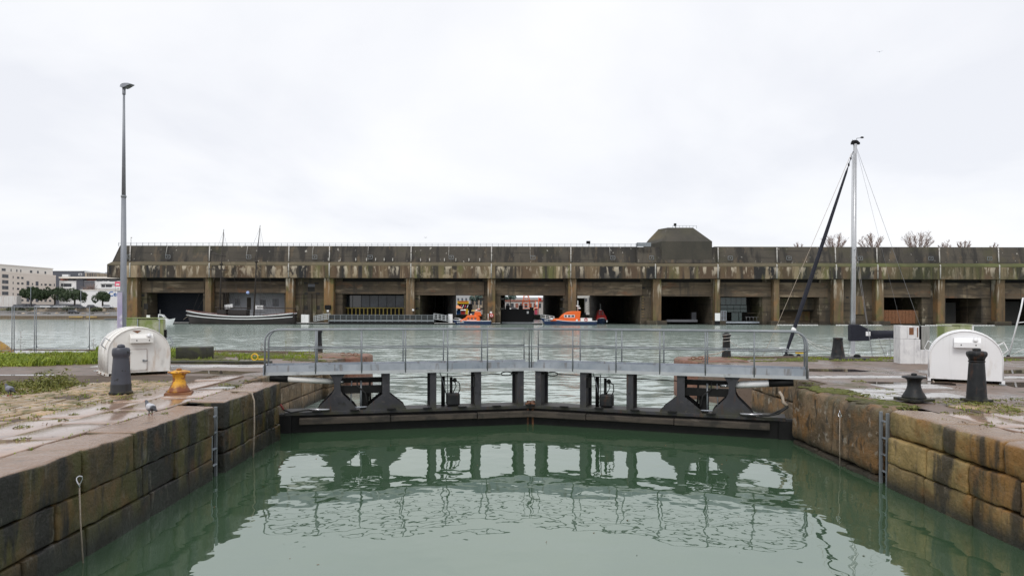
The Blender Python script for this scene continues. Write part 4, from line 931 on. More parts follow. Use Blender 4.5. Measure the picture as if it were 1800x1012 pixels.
# pigeons
def pigeon(loc, rz, label, pale):
    mm = mat('pigeon_feathers_pale' if pale else 'pigeon_feathers', (.07,.075,.09), (.10,.105,.125), scale=14, rough=.6, coords='object',
        layers=[dict(color=(.55,.56,.6) if pale else (.22,.23,.27), scale=9, lo=.2, hi=.35, amt=.9, x=(-.075,-.045), x2=(.06,.035), z=(.115,.13)), dict(color=(.02,.02,.025), scale=9, lo=.2, hi=.3, amt=.9, x=(-.06,-.09))])
    t = thing('pigeon', label, 'pigeon', loc, rz, 'pigeons on the left quay')
    me = bpy.data.meshes.new('body')
    vs = [(0,0,.15),(.06,0,.175),(.095,0,.205),(.115,0,.235),(.13,0,.262),(.152,0,.262),(.172,0,.254),(-.06,0,.135),(-.12,0,.115),(-.2,0,.095),
          (-.0,.028,.09),(-.005,.03,.03),(.03,.034,.008),(-.0,-.028,.09),(-.005,-.03,.03),(.03,-.034,.008),(-.02,.045,.16),(-.11,.035,.125),(-.02,-.045,.16),(-.11,-.035,.125)]
    es = [(0,1),(1,2),(2,3),(3,4),(4,5),(5,6),(0,7),(7,8),(8,9),(0,10),(10,11),(11,12),(0,13),(13,14),(14,15),(0,16),(16,17),(0,18),(18,19)]
    rs = [.068,.062,.042,.03,.03,.016,.005,.055,.03,.018,.018,.006,.006,.018,.006,.006,.035,.016,.035,.016]
    me.from_pydata(vs, es, []); o = place('body', me, t)
    sk = o.modifiers.new('skin', 'SKIN'); me.materials.append(mm)
    for i, r in enumerate(rs): me.skin_vertices[0].data[i].radius = (r, r*(.7 if i in (9,) else 1)); me.skin_vertices[0].data[i].use_root = (i == 0)
    ss = o.modifiers.new('sub', 'SUBSURF'); ss.levels = 2; ss.render_levels = 2; sk.use_smooth_shade = True
    for s in (1, -1): MB().ball((.142,s*.026,.268), .006, 6, 4).build('eye', M['orange'], t)
    MB().ball((.163,0,.266), (.012,.008,.006), 6, 4).build('cere', M['white'], t)
    for s in (1,-1):
        b = MB(); x, y = -.005, s*.031
        b.tube([(x,y,.05),(x,y,.006)], .0055, 5)
        for a in (-.4,0,.4,3.14): b.tube([(x,y,.006),(x+.035*math.cos(a),y+.035*math.sin(a),.003)], .004, 4)
        b.build('foot', M['red'], t)
pigeon(at(265, 731), R(152), 'pigeon with white wing patch walking on wet slabs before the yellow bollard', True)
pigeon(at(17, 697), R(160), 'dark grey pigeon among weeds at the left edge', False)
# ---------------------------------------------------------------- submarine-pen bunker across the basin
BF, BW, BB = 190.0, 193.2, 320.0          # front of the ledge band, front of the pen walls, rear
bun = thing('bunker', 'huge dark stained concrete bunker with a row of pens across the basin', 'bunker')
ZB = PZ(489, BF); XA, XE = PX(188, BF), PX(1960, BF)
Zl, Zt, Zp = PZ(466, BF), PZ(461, 192), PZ(433, 193)
RANGES = [(188,1960)]
MB().extr([(BF,ZB),(BF,Zl),(BF+2.6,Zt),(BB,Zt),(BB,ZB)], XA, XE).build('ledge_band', M['band'], bun)
# upper tier, leaning back, with two slightly different heights
def upper(px0, px1, py, y0, slant=0, name='parapet_wall'):
    b = MB(); x0, x1 = PX(px0, y0), PX(px1, y0); zt = PZ(py, y0+1.2)
    b.add([(x0,y0,Zt-.1),(x1,y0,Zt-.1),(x1,BB-2,Zt-.1),(x0,BB-2,Zt-.1),(x0+slant,y0+1.4,zt),(x1,y0+1.4,zt),(x1,BB-4,zt),(x0+slant,BB-4,zt)],
          [(0,1,5,4),(1,2,6,5),(2,3,7,6),(3,0,4,7),(4,5,6,7)]); b.build(name, M['parapet'], bun); return zt
upper(197, 1119, 433, 192.7, 1.4); upper(1119.2, 1258, 433.5, 192.0); upper(1258.2, 1960, 432.5, 192.7)
b = MB(); b.box(PX(1119,193),PX(1960,193),193.6,196,Zp-.02,Zp+.0) ; 
# small strips of turf along the roof edge on the right
# turret
b = MB(); y0 = 192.3; zb, zm, zt = Zt, PZ(423.5, y0), PZ(399.5, y0+5)
base = [(PX(1163,y0),y0),(PX(1251.5,y0),y0),(PX(1252.5,y0),y0+10),(PX(1246,y0),y0+16),(PX(1160,y0),y0+16),(PX(1141.5,y0),y0+9)]
mid = base; cx, cy = PX(1200,y0), y0+8
top = [(PX(1181,y0),y0+5.0),(PX(1226,y0),y0+5.0),(PX(1229,y0),y0+9),(PX(1222,y0),y0+12),(PX(1180,y0),y0+12),(PX(1169,y0),y0+9)]
low = base
n = 6
vs = [(x,y,zb) for x,y in low]+[(x,y,zm if i not in (4,5) else zm+(2.2 if i == 4 else 0)) for i,(x,y) in enumerate(mid)]+[(x,y,zt) for x,y in top]
vs[n+5] = (PX(1141.5,y0), y0+9, PZ(433,y0+9)+.2)
fs = [(i,(i+1)%n,n+(i+1)%n,n+i) for i in range(n)]+[(n+i,n+(i+1)%n,2*n+(i+1)%n,2*n+i) for i in range(n)]+[tuple(range(2*n,3*n))]
M['turret'] = concrete('turret_concrete', (.048,.043,.034), (.068,.06,.046), [ST((.04,.038,.03),.3,.1,.5,.62,.8), ST((.06,.058,.028),.1,.1,.5,.64,.4, z=(24.5,26)), ST((.16,.125,.06),.2,.2,.35,.6,.6, x=(43.8,41.4), z=(24,25)), ST((.4,.38,.34),.5,.5,.68,.73,.6)])
b.add(vs, fs); b.build('turret', M['turret'], bun)
b = MB(); b.box(PX(1120,191.6),PX(1144,191.6),191.5,191.56,Zp-.1,Zp+1.0); b.box(PX(1120,191.6),PX(1120.5,191.6),191.5,194,Zp-.1,Zp+1.0); b.build('roof_access_panel', M['galv_dark'], bun)
# pen walls, pillars, footings, lintels, pipes
ZW = ZB-.001
walls = [(222,258),(357,392),(500,602),(710,738),(848,880),(990,1015),(1125,1162),(1250,1267),(1340,1371),(1440,1553),(1620,1662),(1725,1767),(1840,1880)]
for a, c in walls:
    MB().box(PX(a,BW),PX(c,BW),BW,BB-1,-1.5,ZW).build('pen_wall', M['pen_wall'], bun)
pill = [(222,241),(360,371),(502,515),(569,586),(713.5,728),(857,870.5),(999,1013),(1148,1162.5),(1257,1266),(1360.5,1370),(1466,1483),(1540,1554),(1648.5,1661),(1752,1766.5),(1858,1872)]
for i, (a, c) in enumerate(pill):
    y = 191.0
    MB().box(PX(a,y),PX(c,y),y,BW+.1,-1.5,ZB-.002).build('pillar', M['pillar'], bun, bevel=.12)
    if i in (2,4,7,8,9,11,13): MB().box(PX(a-(12 if i in (7,) else 7),y),PX(c+9,y),y-.8,BW+.2,-1.5,1.15).build('pillar_footing', M['pen_wall'], bun, bevel=.15)
pens = [(258,357),(392,500),(602,710),(738,848),(880,990),(1015,1125),(1162,1250),(1267,1340),(1371,1440),(1553,1620),(1662,1725),(1767,1840)]
lint = [515.5,515.5,517,519,519,519,520,520.5,521,521,522,523]
for i, (a, c) in enumerate(pens):
    dy = .25+.25*(i % 2)
    MB().box(PX(a-12 if i not in (0,) else a-8,BW),PX(c+(3 if i < 6 else 14),BW),BW-dy,BW+3,PZ(lint[i],BW),ZB-.9).build('lintel_beam', M['lintel'], bun)
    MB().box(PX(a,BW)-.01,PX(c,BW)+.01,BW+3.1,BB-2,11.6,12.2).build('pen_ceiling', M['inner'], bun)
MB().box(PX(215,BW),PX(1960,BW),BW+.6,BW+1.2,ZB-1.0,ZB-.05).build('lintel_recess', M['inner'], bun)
for i, px in enumerate((228,367.5,507,578.5,722,863.5,1003,1152,1262,1365.5,1470,1543,1653,1757)):
    y = BF-.08; MB().tube([(PX(px,y),y,ZB+.1),(PX(px,y),y,Zl+.2),(PX(px,y),y+.2,Zl+.35)], .17, 6).build('drain_pipe', M['pipe'], bun)
    px2 = px-(1.5 if px > 1400 else -.3)
    MB().tube([(PX(px2,193.4),193.6,Zp-.1),(PX(px2,192.5),192.45,Zt+.15)], .17, 6).build('drain_pipe', M['pipe'], bun)
for px in (224,295,437,553,650.5,793,936.5,1077,1145,1283.5,1386.5,1512,1636,1739.5):
    y = 192.2; x = PX(px,y); z = PZ(452.5,y)
    b = MB(); r = .62
    for q in ((-r,-r,r,-r),(r,-r,r,r),(r,r,-r,r),(-r,r,-r,-r)):
        b.bar((x+q[0],y,z+q[1]*.8),(x+q[2],y,z+q[3]*.8),.1,.1)
    b.bar((x,y,z-.1),(x,y,z+.15),.25,.25); b.build('wall_light_frame', M['galv_dark'], bun)
    if px < 1140 and px > 225: MB().tube([(x-.75,193.4,Zp+.1),(x-.75,192.4,z+.4)], .06, 5).build('light_cable', M['pipe'], bun)
for px in (577,598,625,644,660,675,690,739,755,781,801,824,843):
    y = 192.3; MB().box(PX(px,y)-.12,PX(px,y)+.12,y,y+.3,PZ(459,y),PZ(454,y)).build('ledge_bracket', M['pipe'], bun)
for px, py in ((1283,494),(1298,494)): pass
# solid bays; shade of small openings painted as dark plates on the face
def wall_patch(px0, px1, py0, py1, m='inner', proud=.03, nm='niche_shade'):
    MB().box(PX(px0,BW),PX(px1,BW),BW-proud,BW+.1,PZ(py1,BW),PZ(py0,BW)).build(nm, M[m], bun)
for q in ((534,541,497,500),(541,553,505,513),(535,541,515,519),(555,562,515,519),(535,541,538,545),(555,562,538,545),(553,560,497,500)): wall_patch(*q)
wall_patch(541.5,553.5,500,504.8,'grey_wall')
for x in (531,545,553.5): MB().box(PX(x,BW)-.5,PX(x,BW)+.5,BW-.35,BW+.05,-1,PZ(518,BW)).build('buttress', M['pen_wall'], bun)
for q in ((1506,1512,520,524),(1506,1514,544,550),(1487,1492,520,523)): wall_patch(*q)
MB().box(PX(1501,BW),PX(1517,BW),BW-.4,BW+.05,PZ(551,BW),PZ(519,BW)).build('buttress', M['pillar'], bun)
for q in ((246,252,503,507),(247,254,518,523),(244,250,530,541),(253,260,535,545)): wall_patch(*q, proud=.05)
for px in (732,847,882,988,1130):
    for py in (504,524,541): wall_patch(px-3,px+4,py,py+3,proud=.04)
for k in range(8): wall_patch(1128,1132,520+5*k,522+5*k,'pillar',.15,'rung_notch')
# pen fillings
def fill(px0, px1, py0, py1, y, m, nm, d=.5): return MB().box(PX(px0,y),PX(px1,y),y,y+d,PZ(py1,y),PZ(py0,y)).build(nm, M[m], bun)
M['navy_gate'] = mat('dark_navy_gate', (.005,.007,.012), (.008,.010,.016), scale=.4, rough=.6, spec=.2)
fill(255,362,512,572,199,'navy_gate','pen_gate')
fill(388,505,512,575,197.5,'render_wall','render_wall')
for a, c, d0, d1 in ((413,422,526,538),(457,461,527,538),(461.5,467,528,539),(479,490,526,539)):
    w_ = fill(a,c,d0,d1,197.45,'win','pen_window',.03)
    yy = 197.40; x0, x1, z0, z1 = PX(a,yy),PX(c,yy),PZ(d1,yy),PZ(d0,yy); b = MB(); b.box((x0+x1)/2-.08,(x0+x1)/2+.08,yy,yy+.045,z0,z1); b.box(x0,x1,yy,yy+.045,(z0+z1)/2-.06,(z0+z1)/2+.06); b.build('window_bar', M['grey_wall'], w_)
fill(434,441,524,545,197.44,'pen_wall','pen_door',.03)
fill(392,400,515,545,196.8,'inner','opening_shade',.1)  # near-black sheet painting the shade of an opening
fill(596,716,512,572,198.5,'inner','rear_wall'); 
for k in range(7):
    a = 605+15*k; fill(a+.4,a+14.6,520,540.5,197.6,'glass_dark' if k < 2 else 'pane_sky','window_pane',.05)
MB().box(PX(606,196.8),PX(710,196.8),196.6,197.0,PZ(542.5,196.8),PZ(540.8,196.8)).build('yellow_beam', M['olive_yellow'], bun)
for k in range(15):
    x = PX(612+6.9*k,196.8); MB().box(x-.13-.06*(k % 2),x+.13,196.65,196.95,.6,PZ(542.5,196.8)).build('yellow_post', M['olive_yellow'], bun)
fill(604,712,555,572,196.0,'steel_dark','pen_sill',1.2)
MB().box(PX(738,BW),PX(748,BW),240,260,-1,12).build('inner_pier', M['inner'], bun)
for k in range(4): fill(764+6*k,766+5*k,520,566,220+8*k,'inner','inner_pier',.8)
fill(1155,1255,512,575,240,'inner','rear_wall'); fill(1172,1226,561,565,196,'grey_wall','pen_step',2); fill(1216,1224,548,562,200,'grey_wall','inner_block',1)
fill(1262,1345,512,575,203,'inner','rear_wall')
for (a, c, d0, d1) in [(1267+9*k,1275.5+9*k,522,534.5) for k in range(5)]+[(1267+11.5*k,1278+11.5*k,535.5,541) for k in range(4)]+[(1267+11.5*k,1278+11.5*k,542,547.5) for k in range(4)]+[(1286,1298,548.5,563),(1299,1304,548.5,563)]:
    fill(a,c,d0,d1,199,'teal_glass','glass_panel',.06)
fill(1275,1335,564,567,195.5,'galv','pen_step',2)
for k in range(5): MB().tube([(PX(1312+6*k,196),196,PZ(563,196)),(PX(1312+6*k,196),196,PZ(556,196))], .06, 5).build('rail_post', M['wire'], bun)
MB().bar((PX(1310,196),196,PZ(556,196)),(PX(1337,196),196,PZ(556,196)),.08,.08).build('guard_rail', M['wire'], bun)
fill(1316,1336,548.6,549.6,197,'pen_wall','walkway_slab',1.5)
fill(1366,1446,512,575,199.5,'lintel','rear_wall'); fill(1371,1441,523,543,196.5,'pen_wall','mid_beam',.8); fill(1371,1441,543.5,545,196.8,'inner','opening_shade',.2); fill(1402,1432,546,562,199.3,'pillar','stained_panel',.1); fill(1430,1437,544.5,550,198,'grey_wall','hatch',.1); fill(1432,1436,550.5,565,197,'inner','opening_shade',.1)  # thin near-black sheets here paint the shade of openings
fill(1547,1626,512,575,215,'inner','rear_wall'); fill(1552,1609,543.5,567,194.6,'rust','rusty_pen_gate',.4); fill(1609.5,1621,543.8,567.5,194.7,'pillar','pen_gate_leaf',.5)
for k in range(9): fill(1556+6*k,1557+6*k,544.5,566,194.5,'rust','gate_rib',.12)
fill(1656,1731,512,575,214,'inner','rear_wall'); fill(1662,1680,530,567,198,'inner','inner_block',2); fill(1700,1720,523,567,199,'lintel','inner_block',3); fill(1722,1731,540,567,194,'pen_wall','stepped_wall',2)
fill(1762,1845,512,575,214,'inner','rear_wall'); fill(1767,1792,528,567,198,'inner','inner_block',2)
fill(1660,1735,566,573,192.6,'pen_wall','sill_wall',2); fill(1552,1625,568,574,193.4,'pen_wall','sill_wall',1); fill(1370,1442,566,574,193.2,'pen_wall','sill_wall',1); fill(1440,1540,566,574,192.8,'pen_wall','sill_wall',1)
# roof railing, lamps, masts
rail = thing('roof_railing', 'long thin grey railing along the left part of the bunker roof', 'railing')
y = 194.6; k = 0
px = 208.0
while px < 1119:
    MB().box(PX(px,y)-.045,PX(px,y)+.045,y,y+.09,Zp-.05,Zp+.95).build('rail_post', M['galv_dark'], rail); px += 10.6
for z in (.5,.95): MB().box(PX(208,y),PX(1119,y),y+.1,y+.16,Zp+z-.04,Zp+z+.03).build('rail_bar', M['galv_dark'], rail)
rail2 = thing('roof_railing', 'short faint railing on top of the concrete turret', 'railing')
zt_ = zt
for k in range(8): MB().box(PX(1182+6*k,199)-.04,PX(1182+6*k,199)+.04,199,199.08,zt_-.05,zt_+.8).build('rail_post', M['galv_dark'], rail2)
MB().box(PX(1182,199),PX(1224,199),199.09,199.14,zt_+.75,zt_+.82).build('rail_bar', M['galv_dark'], rail2)
def flood(px, y, z, h, label, s=1):
    t = thing('floodlight', label, 'floodlight', (PX(px,y),y,z))
    MB().tube([(0,0,-.1),(0,0,h),(.35*s,0,h+.3)], .09, 6).build('post', M['galv_dark'], t); MB().box(-.75*s,.35*s,-.4,.4,h+.2,h+1.0).build('lamp_box', M['black'], t, bevel=.08)
flood(1035, 195.5, Zp, .8, 'dark floodlight on a bent post on the bunker roof left of the turret')
flood(1187, 199.5, zt_, .5, 'small dark floodlight on top of the concrete turret', .6)
t = thing('mast_light', 'thin white post with a small lamp at the left end of the bunker roof', 'lamp', (PX(230,195),195,Zp)); MB().tube([(0,0,-.1),(.0,0,2.4)], .07, 6).build('post', M['pipe'], t); MB().ball((.12,0,2.45),(.25,.12,.14),8,5).build('lamp', M['pipe'], t)
for i, px in enumerate((248,268,405,1020,1300)):
    pass
# bare trees and shrubs growing on the roof
def bare_tree(label, px, Y, h, spread, seed, n0=7):
    rr = random.Random(seed); t = thing('bare_tree', label, 'tree', (PX(px,Y),Y,Zp-.2), 0, 'bare trees on the bunker roof')
    bt, bb_ = MB(), MB()
    W = h*.9*spread
    n0 = int(n0*1.5)
    for k in range(n0):
        a = (k+.5)/n0*2-1+rr.uniform(-.12,.12); p = Vector((a*W*.35, rr.uniform(-.7,.7), 0)); d = Vector((a*.75*spread, rr.uniform(-.3,.3), 1)).normalized()
        L = h*rr.uniform(.75,1.05)*(1-.3*abs(a)); pts = [p]; q = p.copy()
        for s_ in range(4):
            d = (d+Vector((rr.uniform(-.16,.16), rr.uniform(-.12,.12), rr.uniform(0,.08)))).normalized(); q = q+d*L/4; pts.append(q.copy())
        bt.tube(pts, [.085,.07,.055,.04,.025], 5)
        for m_ in range(34):
            f = rr.uniform(.12,.98)*4; i0 = min(3, int(f)); c = pts[i0].lerp(pts[i0+1], f-i0); e = (d+Vector((rr.uniform(-.9,.9), rr.uniform(-.7,.7), rr.uniform(-.15,.4)))).normalized(); l = h*rr.uniform(.12,.28)
            c1 = c+e*l*.6; c2 = c1+(e+Vector((rr.uniform(-.3,.3),0,.25))).normalized()*l*.5; bb_.tube([c,c1,c2],[.03,.025,.018],3)
            for _ in range(2):
                e2 = (e+Vector((rr.uniform(-.6,.6), rr.uniform(-.4,.4), rr.uniform(0,.4)))).normalized(); bb_.tube([c1,c1+e2*l*.45],[.022,.016],3)
    bt.build('trunk', M['twig'], t, fix=False); bb_.build('branches', M['twig'], t, fix=False)
for i, (px, h, sp, n0, lab) in enumerate(((1468,5.0,.9,7,'bare tree on the bunker roof just left of the yacht mast'),(1532,5.0,.9,7,'bare tree on the bunker roof just right of the yacht mast'),(1612,5.6,1.0,9,'widest bare tree on the bunker roof'),(1661,2.8,.7,4,'small bare shrub right of the widest roof tree'),(1694,3.0,.8,6,'low bushy bare shrub on the bunker roof towards the right'),(1748,2.4,.6,3,'sparse bare shrub on the roof nearest the right edge'),(1402,2.4,.5,3,'sparse bare shrub on the roof left of the furled sail'))):
    bare_tree(lab, px, 205, h*1.12, sp, 20+i, n0)

# ---------------------------------------------------------------- boats
def hull_mesh(L, Bm, fb, sheer_b, sheer_s, rake, tw, n=16, chine=.75, zsc=-.5, full=.55):
    """sections from stern (x=-L/2) to bow (x=+L/2); returns MB hull and deck-edge points"""
    b = MB(); secs = []; edge = []
    for i in range(n+1):
        s = i/n; w = Bm/2*(tw+(1-tw)*min(1, (s/.35))**.7 if s < .35 else 1.0)
        if s > full: w = Bm/2*max(.0, 1-((s-full)/(1-full))**2.1)
        z = fb + sheer_b*max(0,(s-.45)/.55)**2 + sheer_s*max(0,(.45-s)/.45)**2
        ext = rake*max(0,(s-.6)/.4)**2
        xw = -L/2 + (L-rake)*s
        pts = [(xw+ext, w, z),(xw+ext*.75, w*.98, z*.72),(xw+ext*.35, w*(chine+.12), z*.30),(xw, w*chine, 0),(xw, w*chine*.6, zsc)]
        secs.append([Vector(p) for p in pts]); edge.append(Vector(pts[0]))
    vs = []; m = 5
    for sec in secs: vs += sec+[Vector((p.x,-p.y,p.z)) for p in sec]
    fs = []
    for i in range(n):
        o = i*2*m; q = o+2*m
        for j in range(m-1): fs += [(o+j,o+j+1,q+j+1,q+j),(o+m+j,q+m+j,q+m+j+1,o+m+j+1)]
    fs.append(tuple(range(m))+tuple(reversed(range(m,2*m))))
    b.add(vs, fs, True)
    d = MB(); dv = []
    for e_ in edge: dv += [(e_.x, e_.y, e_.z-.06),(e_.x,-e_.y,e_.z-.06)]
    d.add(dv, [(2*i,2*i+1,2*i+3,2*i+2) for i in range(n)])
    return b, d, edge
def strake(edge, off, dz, r, m, nm, parent, frac=0):
    for s in (1,-1):
        b = MB(); b.tube([(e_.x, s*(e_.y+off), e_.z*(1-frac)+dz) for e_ in edge], r, 5); b.build(nm, m, parent)
# old two-masted ship
SY = 186.0
ship = thing('sailing_ship', 'old black two masted sailing ship with two white hull lines moored at the pens', 'ship', (PX(423,SY),SY,0), math.pi)
hb, dk, ed = hull_mesh(29.5, 6.4, 2.0, 1.5, .9, 1.0, .55, n=22, chine=.85, zsc=-.8, full=.72)
hb.build('hull', M['black_hull'], ship); dk.build('deck', M['maroon'], ship)
strake(ed, .03, .06, .17, M['boat_white'], 'white_strake', ship); strake(ed, .02, 0, .14, M['boat_white'], 'white_strake', ship, .30)
b = MB(); 
for e_ in ed[15:]: pass
strake(ed[13:], -.02, .32, .12, M['maroon'], 'bulwark_rail', ship); strake(ed[:7], -.05, .3, .14, M['maroon'], 'bulwark_rail', ship)
def sx(px): return (423-px)*SY/1200      # ship local x of a photo column (ship faces left)
for nm, px, pt, ptop in (('fore_mast',386,393,404),('main_mast',446,457,397)):
    z1 = PZ(ptop,SY); b = MB(); b.tube([(sx(px),0,1),(sx(px)*.6+sx(pt)*.4,0,z1*.62),(sx(pt),0,z1)],[.24,.2,.07],8); mast_ = b.build(nm, M['spar'], ship)
    zt2 = z1*.62; b = MB(); b.lathe([(.3,0),(.5,.3),(.5,.45),(.2,.5)],8,(sx(px)*.6+sx(pt)*.4,0,zt2)); b.build('mast_top', M['spar'], mast_)
    b = MB()
    for k in range(5):
        for s in (1,-1): b.tube([(sx(px)*.6+sx(pt)*.4,0,zt2),(sx(px)-1.2-.9*k,s*3.1,2.1)],.022,4)
    for k in range(3):
        b.tube([(sx(pt),0,z1-.8),(sx(px)-3-2.2*k,(-1)**k*3,2.3)],.02,4)
    b.tube([(sx(pt),0,z1-.5),(sx(px)+7.5,0,3.2)],.022,4); b.tube([(sx(px)*.6+sx(pt)*.4,0,zt2),(sx(px)+6.5,0,3.0)],.022,4)
    for q in range(6):
        zz = 3.2+1.3*q; f_ = (zz-2.1)/(zt2-2.1); b.tube([(sx(px)-1.2*(1-f_),3.1*(1-f_),zz),(sx(px)-4.8*(1-f_),3.1*(1-f_),zz)],.015,4)
    b.build('rigging', M['spar'], ship)
for (a,c,py,dy) in ((371,398,449,3),(366,399,475,1)):
    MB().tube([(sx(a),-.5,PZ(py-dy,SY)),(sx(c),.4,PZ(py+dy,SY))],.13,6).build('yard', M['spar'], ship)
MB().tube([(sx(378),0,PZ(551,SY)+1.5),(sx(440),0,PZ(546,SY)+.5)],.14,6).build('boom', M['spar'], ship)
MB().tube([(sx(452),0,PZ(545,SY)+.6),(sx(519),0,PZ(547,SY)+.6)],.13,6).build('boom', M['spar'], ship)
for a,c,y0,y1,tl_ in ((390,404,536,543.5,.12),(444.5,458,537.5,544.5,0)):
    x0, x1 = sx(c), sx(a); b = MB(); b.obox(((x0+x1)/2,-2.0,PZ((y0+y1)/2,SY)),(x1-x0,.5,(y1-y0)*SY/1200),Matrix.Rotation(tl_,3,'Y')); p_ = b.build('white_board', M['far_white'], ship)
for a,c in ((405,436),(385,400)): MB().box(sx(c),sx(a),-1.3,1.3,1.8,PZ(545.5,SY)).build('deckhouse', M['black_hull'], ship)
for k in range(9): MB().tube([(sx(400+9*k),2.6,2.0),(sx(400+9*k),2.6,3.3)],.05,5).build('stanchion', M['spar'], ship)
MB().bar((sx(400),2.6,3.25),(sx(472),2.6,3.25),.08,.08).build('rail_bar', M['spar'], ship)
MB().tube([(13.2,0,3.0),(15.6,.0,1.2)],.05,5).build('mooring_line', M['rope'], ship)
MB().ball((sx(430),-2.2,PZ(515,SY)),(.5,.3,.45),8,6).build('pennant', mat('blue_pennant',(.35,.45,.75),rough=.7), ship)
# lifeboats
def text_mesh(name, cu, parent, loc, rot):
    tmp = bpy.data.objects.new('tmp_text', cu); COL.objects.link(tmp); bpy.context.view_layer.update()
    me = bpy.data.meshes.new_from_object(tmp.evaluated_get(bpy.context.evaluated_depsgraph_get())); bpy.data.objects.remove(tmp); me.name = name
    o = place(name, me, parent, loc=loc); o.rotation_euler = rot; return o
def lettering(txt, size, m, parent, loc, rot):
    cu = bpy.data.curves.new('hull_lettering', 'FONT'); cu.body = txt; cu.size = size; cu.extrude = .01; cu.align_x = 'CENTER'; cu.materials.append(m)
    return text_mesh('hull_lettering', cu, parent, loc, rot)
def lifeboat(px, Y, L, rz, label, txt, style):
    t = thing('lifeboat', label, 'lifeboat', (PX(px,Y),Y,0), rz, 'orange and navy rescue boats')
    hb, dk, ed = hull_mesh(L, L*.3, .95, 1.0 if style else .35, .05, L*.09, .85, n=16, chine=.85, full=.6)
    hb.build('hull', M['navy_hull'], t); dk.build('deck', M['orange'], t); strake(ed, .02, .02, .08, M['boat_white'], 'gunwale', t)
    w = L*.11
    if style:
        b = MB(); b.extry([(-L*.20,.9),(-L*.20,1.9),(L*.22,1.75),(L*.30,1.45),(L*.33,1.1)], -w*1.15, w*1.15); b.build('cabin_base', M['orange'], t, bevel=.12)
        b = MB(); b.extry([(-L*.20,1.85),(-L*.215,3.75),(-L*.06,3.75),(L*.03,3.55),(L*.12,2.7),(L*.17,1.8)], -w, w); b.build('wheelhouse', M['orange'], t, bevel=.15)
        for s in (1,-1):
            f_ = MB().box(-L*.105,L*.085,s*w-.03,s*w+.03,2.0,2.75).build('window_band', M['boat_white'], t)
            for k in range(3): MB().box(-L*.095+L*.065*k,-L*.045+L*.06*k,s*(w+.035)-.02,s*(w+.035)+.02,2.12,2.65).build('window_pane', M['win'], f_)
            MB().tube([(L*.30,s*(w*1.2),1.6),(L*.30,s*(w*1.2+.15),1.6)],.28,10).build('fender', M['boat_white'], t); MB().tube([(-L*.14,s*(w*1.2),1.25),(-L*.14,s*(w*1.2+.15),1.25)],.3,10).build('fender', M['boat_white'], t)
            b = MB(); b.box(-L*.20,-L*.20+.01,s*w-.05,s*w,1.9,1.91); b.add([(-L*.41,s*L*.13,1.0),(-L*.21,s*L*.14,1.0),(-L*.21,s*L*.14,1.9),(-L*.41,s*L*.13,1.85),(-L*.41,s*(L*.13-.1),1.0),(-L*.21,s*(L*.14-.1),1.0),(-L*.21,s*(L*.14-.1),1.9),(-L*.41,s*(L*.13-.1),1.85)],[(0,1,2,3),(4,5,6,7),(3,2,6,7),(0,3,7,4)]); b.build('aft_bulwark', M['far_white'], t)
            MB().tube([(-L*.30+.38*math.cos(a),s*(L*.142+.03),1.42+.38*math.sin(a)) for a in [k*math.pi/6 for k in range(12)]],.1,6,closed=True).build('lifebuoy', M['red'], t)
            rb_ = MB(); es = [e_ for e_ in ed if e_.x > L*.2]
            for q in (.45,.9): rb_.tube([(e_.x-.1,s*e_.y*.95,e_.z+q) for e_ in es],.05,5)
            for e_ in es: rb_.tube([(e_.x-.1,s*e_.y*.95,e_.z),(e_.x-.1,s*e_.y*.95,e_.z+.9)],.045,5)
            rb_.build('bow_rail', M['far_white'], t)
        b = MB(); b.tube([(-L*.17,0,3.7),(-L*.17,0,6.6)],.08,6); b.tube([(-L*.17-.5,0,5.0),(-L*.17+.5,0,5.2)],.12,6); b.box(-L*.17-.7,-L*.17-.1,-.3,.3,4.4,4.7); b.build('radar_mast', M['far_white'], t)
        for s in (1,-1): lettering(txt, .62, M['far_white'], t, (L*.36, s*(L*.085), 1.0), (R(90+12*s*0),0,R(0)+(math.pi if s > 0 else 0)))
    else:
        b = MB(); b.extry([(-L*.22,.8),(-L*.2,2.15),(-L*.1,2.6),(L*.12,2.55),(L*.16,1.9),(L*.28,1.25),(L*.30,.8)], -w*1.1, w*1.1); b.build('cabin', M['orange'], t, bevel=.2)
        b = MB(); b.extry([(-L*.25,2.3),(-L*.22,3.6),(-L*.08,3.7),(-L*.06,2.4)], -w*.7, w*.7); b.build('upper_station', M['orange'], t, bevel=.15)
        for s in (1,-1):
            for k in range(3): MB().box(-L*.12+L*.09*k,-L*.075+L*.09*k,s*w*1.1-.03,s*w*1.1+.04,1.45,1.85).build('window_pane', M['win'], t)
            MB().box(-L*.13,L*.12,s*w*1.1-.02,s*w*1.1+.03,1.22,1.34).build('white_stripe', M['boat_white'], t)
            lettering(txt, .6, M['far_white'], t, (L*.28, s*(L*.125), .45), (R(90),0,math.pi if s > 0 else 0))
        MB().tube([(-L*.42,0,.9),(-L*.42,0,3.0)],.09,6).build('stern_post', M['far_white'], t)
        MB().tube([(-L*.16,.3,3.6),(-L*.17,.3,5.4)],.05,5).build('antenna', M['far_white'], t); MB().tube([(L*.1,0,2.5),(L*.09,0,3.8)],.06,5).build('light_mast', M['far_white'], t); MB().ball((-L*.12,0,3.9),(.35,.35,.2),8,5).build('radar_dome', M['far_white'], t); MB().box(-L*.24,-L*.05,-L*.079,L*.079,3.55,3.62).build('white_trim', M['boat_white'], t)
        for s in (1,-1): MB().tube([(L*.2,s*L*.13,1.0),(L*.33,s*L*.09,1.7),(L*.45,0,1.8)],.05,5).build('bow_rail', M['far_white'], t)
        MB().ball((L*.02,0,2.75),.25,8,6).build('beacon', M['boat_white'], t); MB().box(L*.3,L*.34,-.3,.3,1.0,1.4).build('deck_box', M['boat_white'], t)
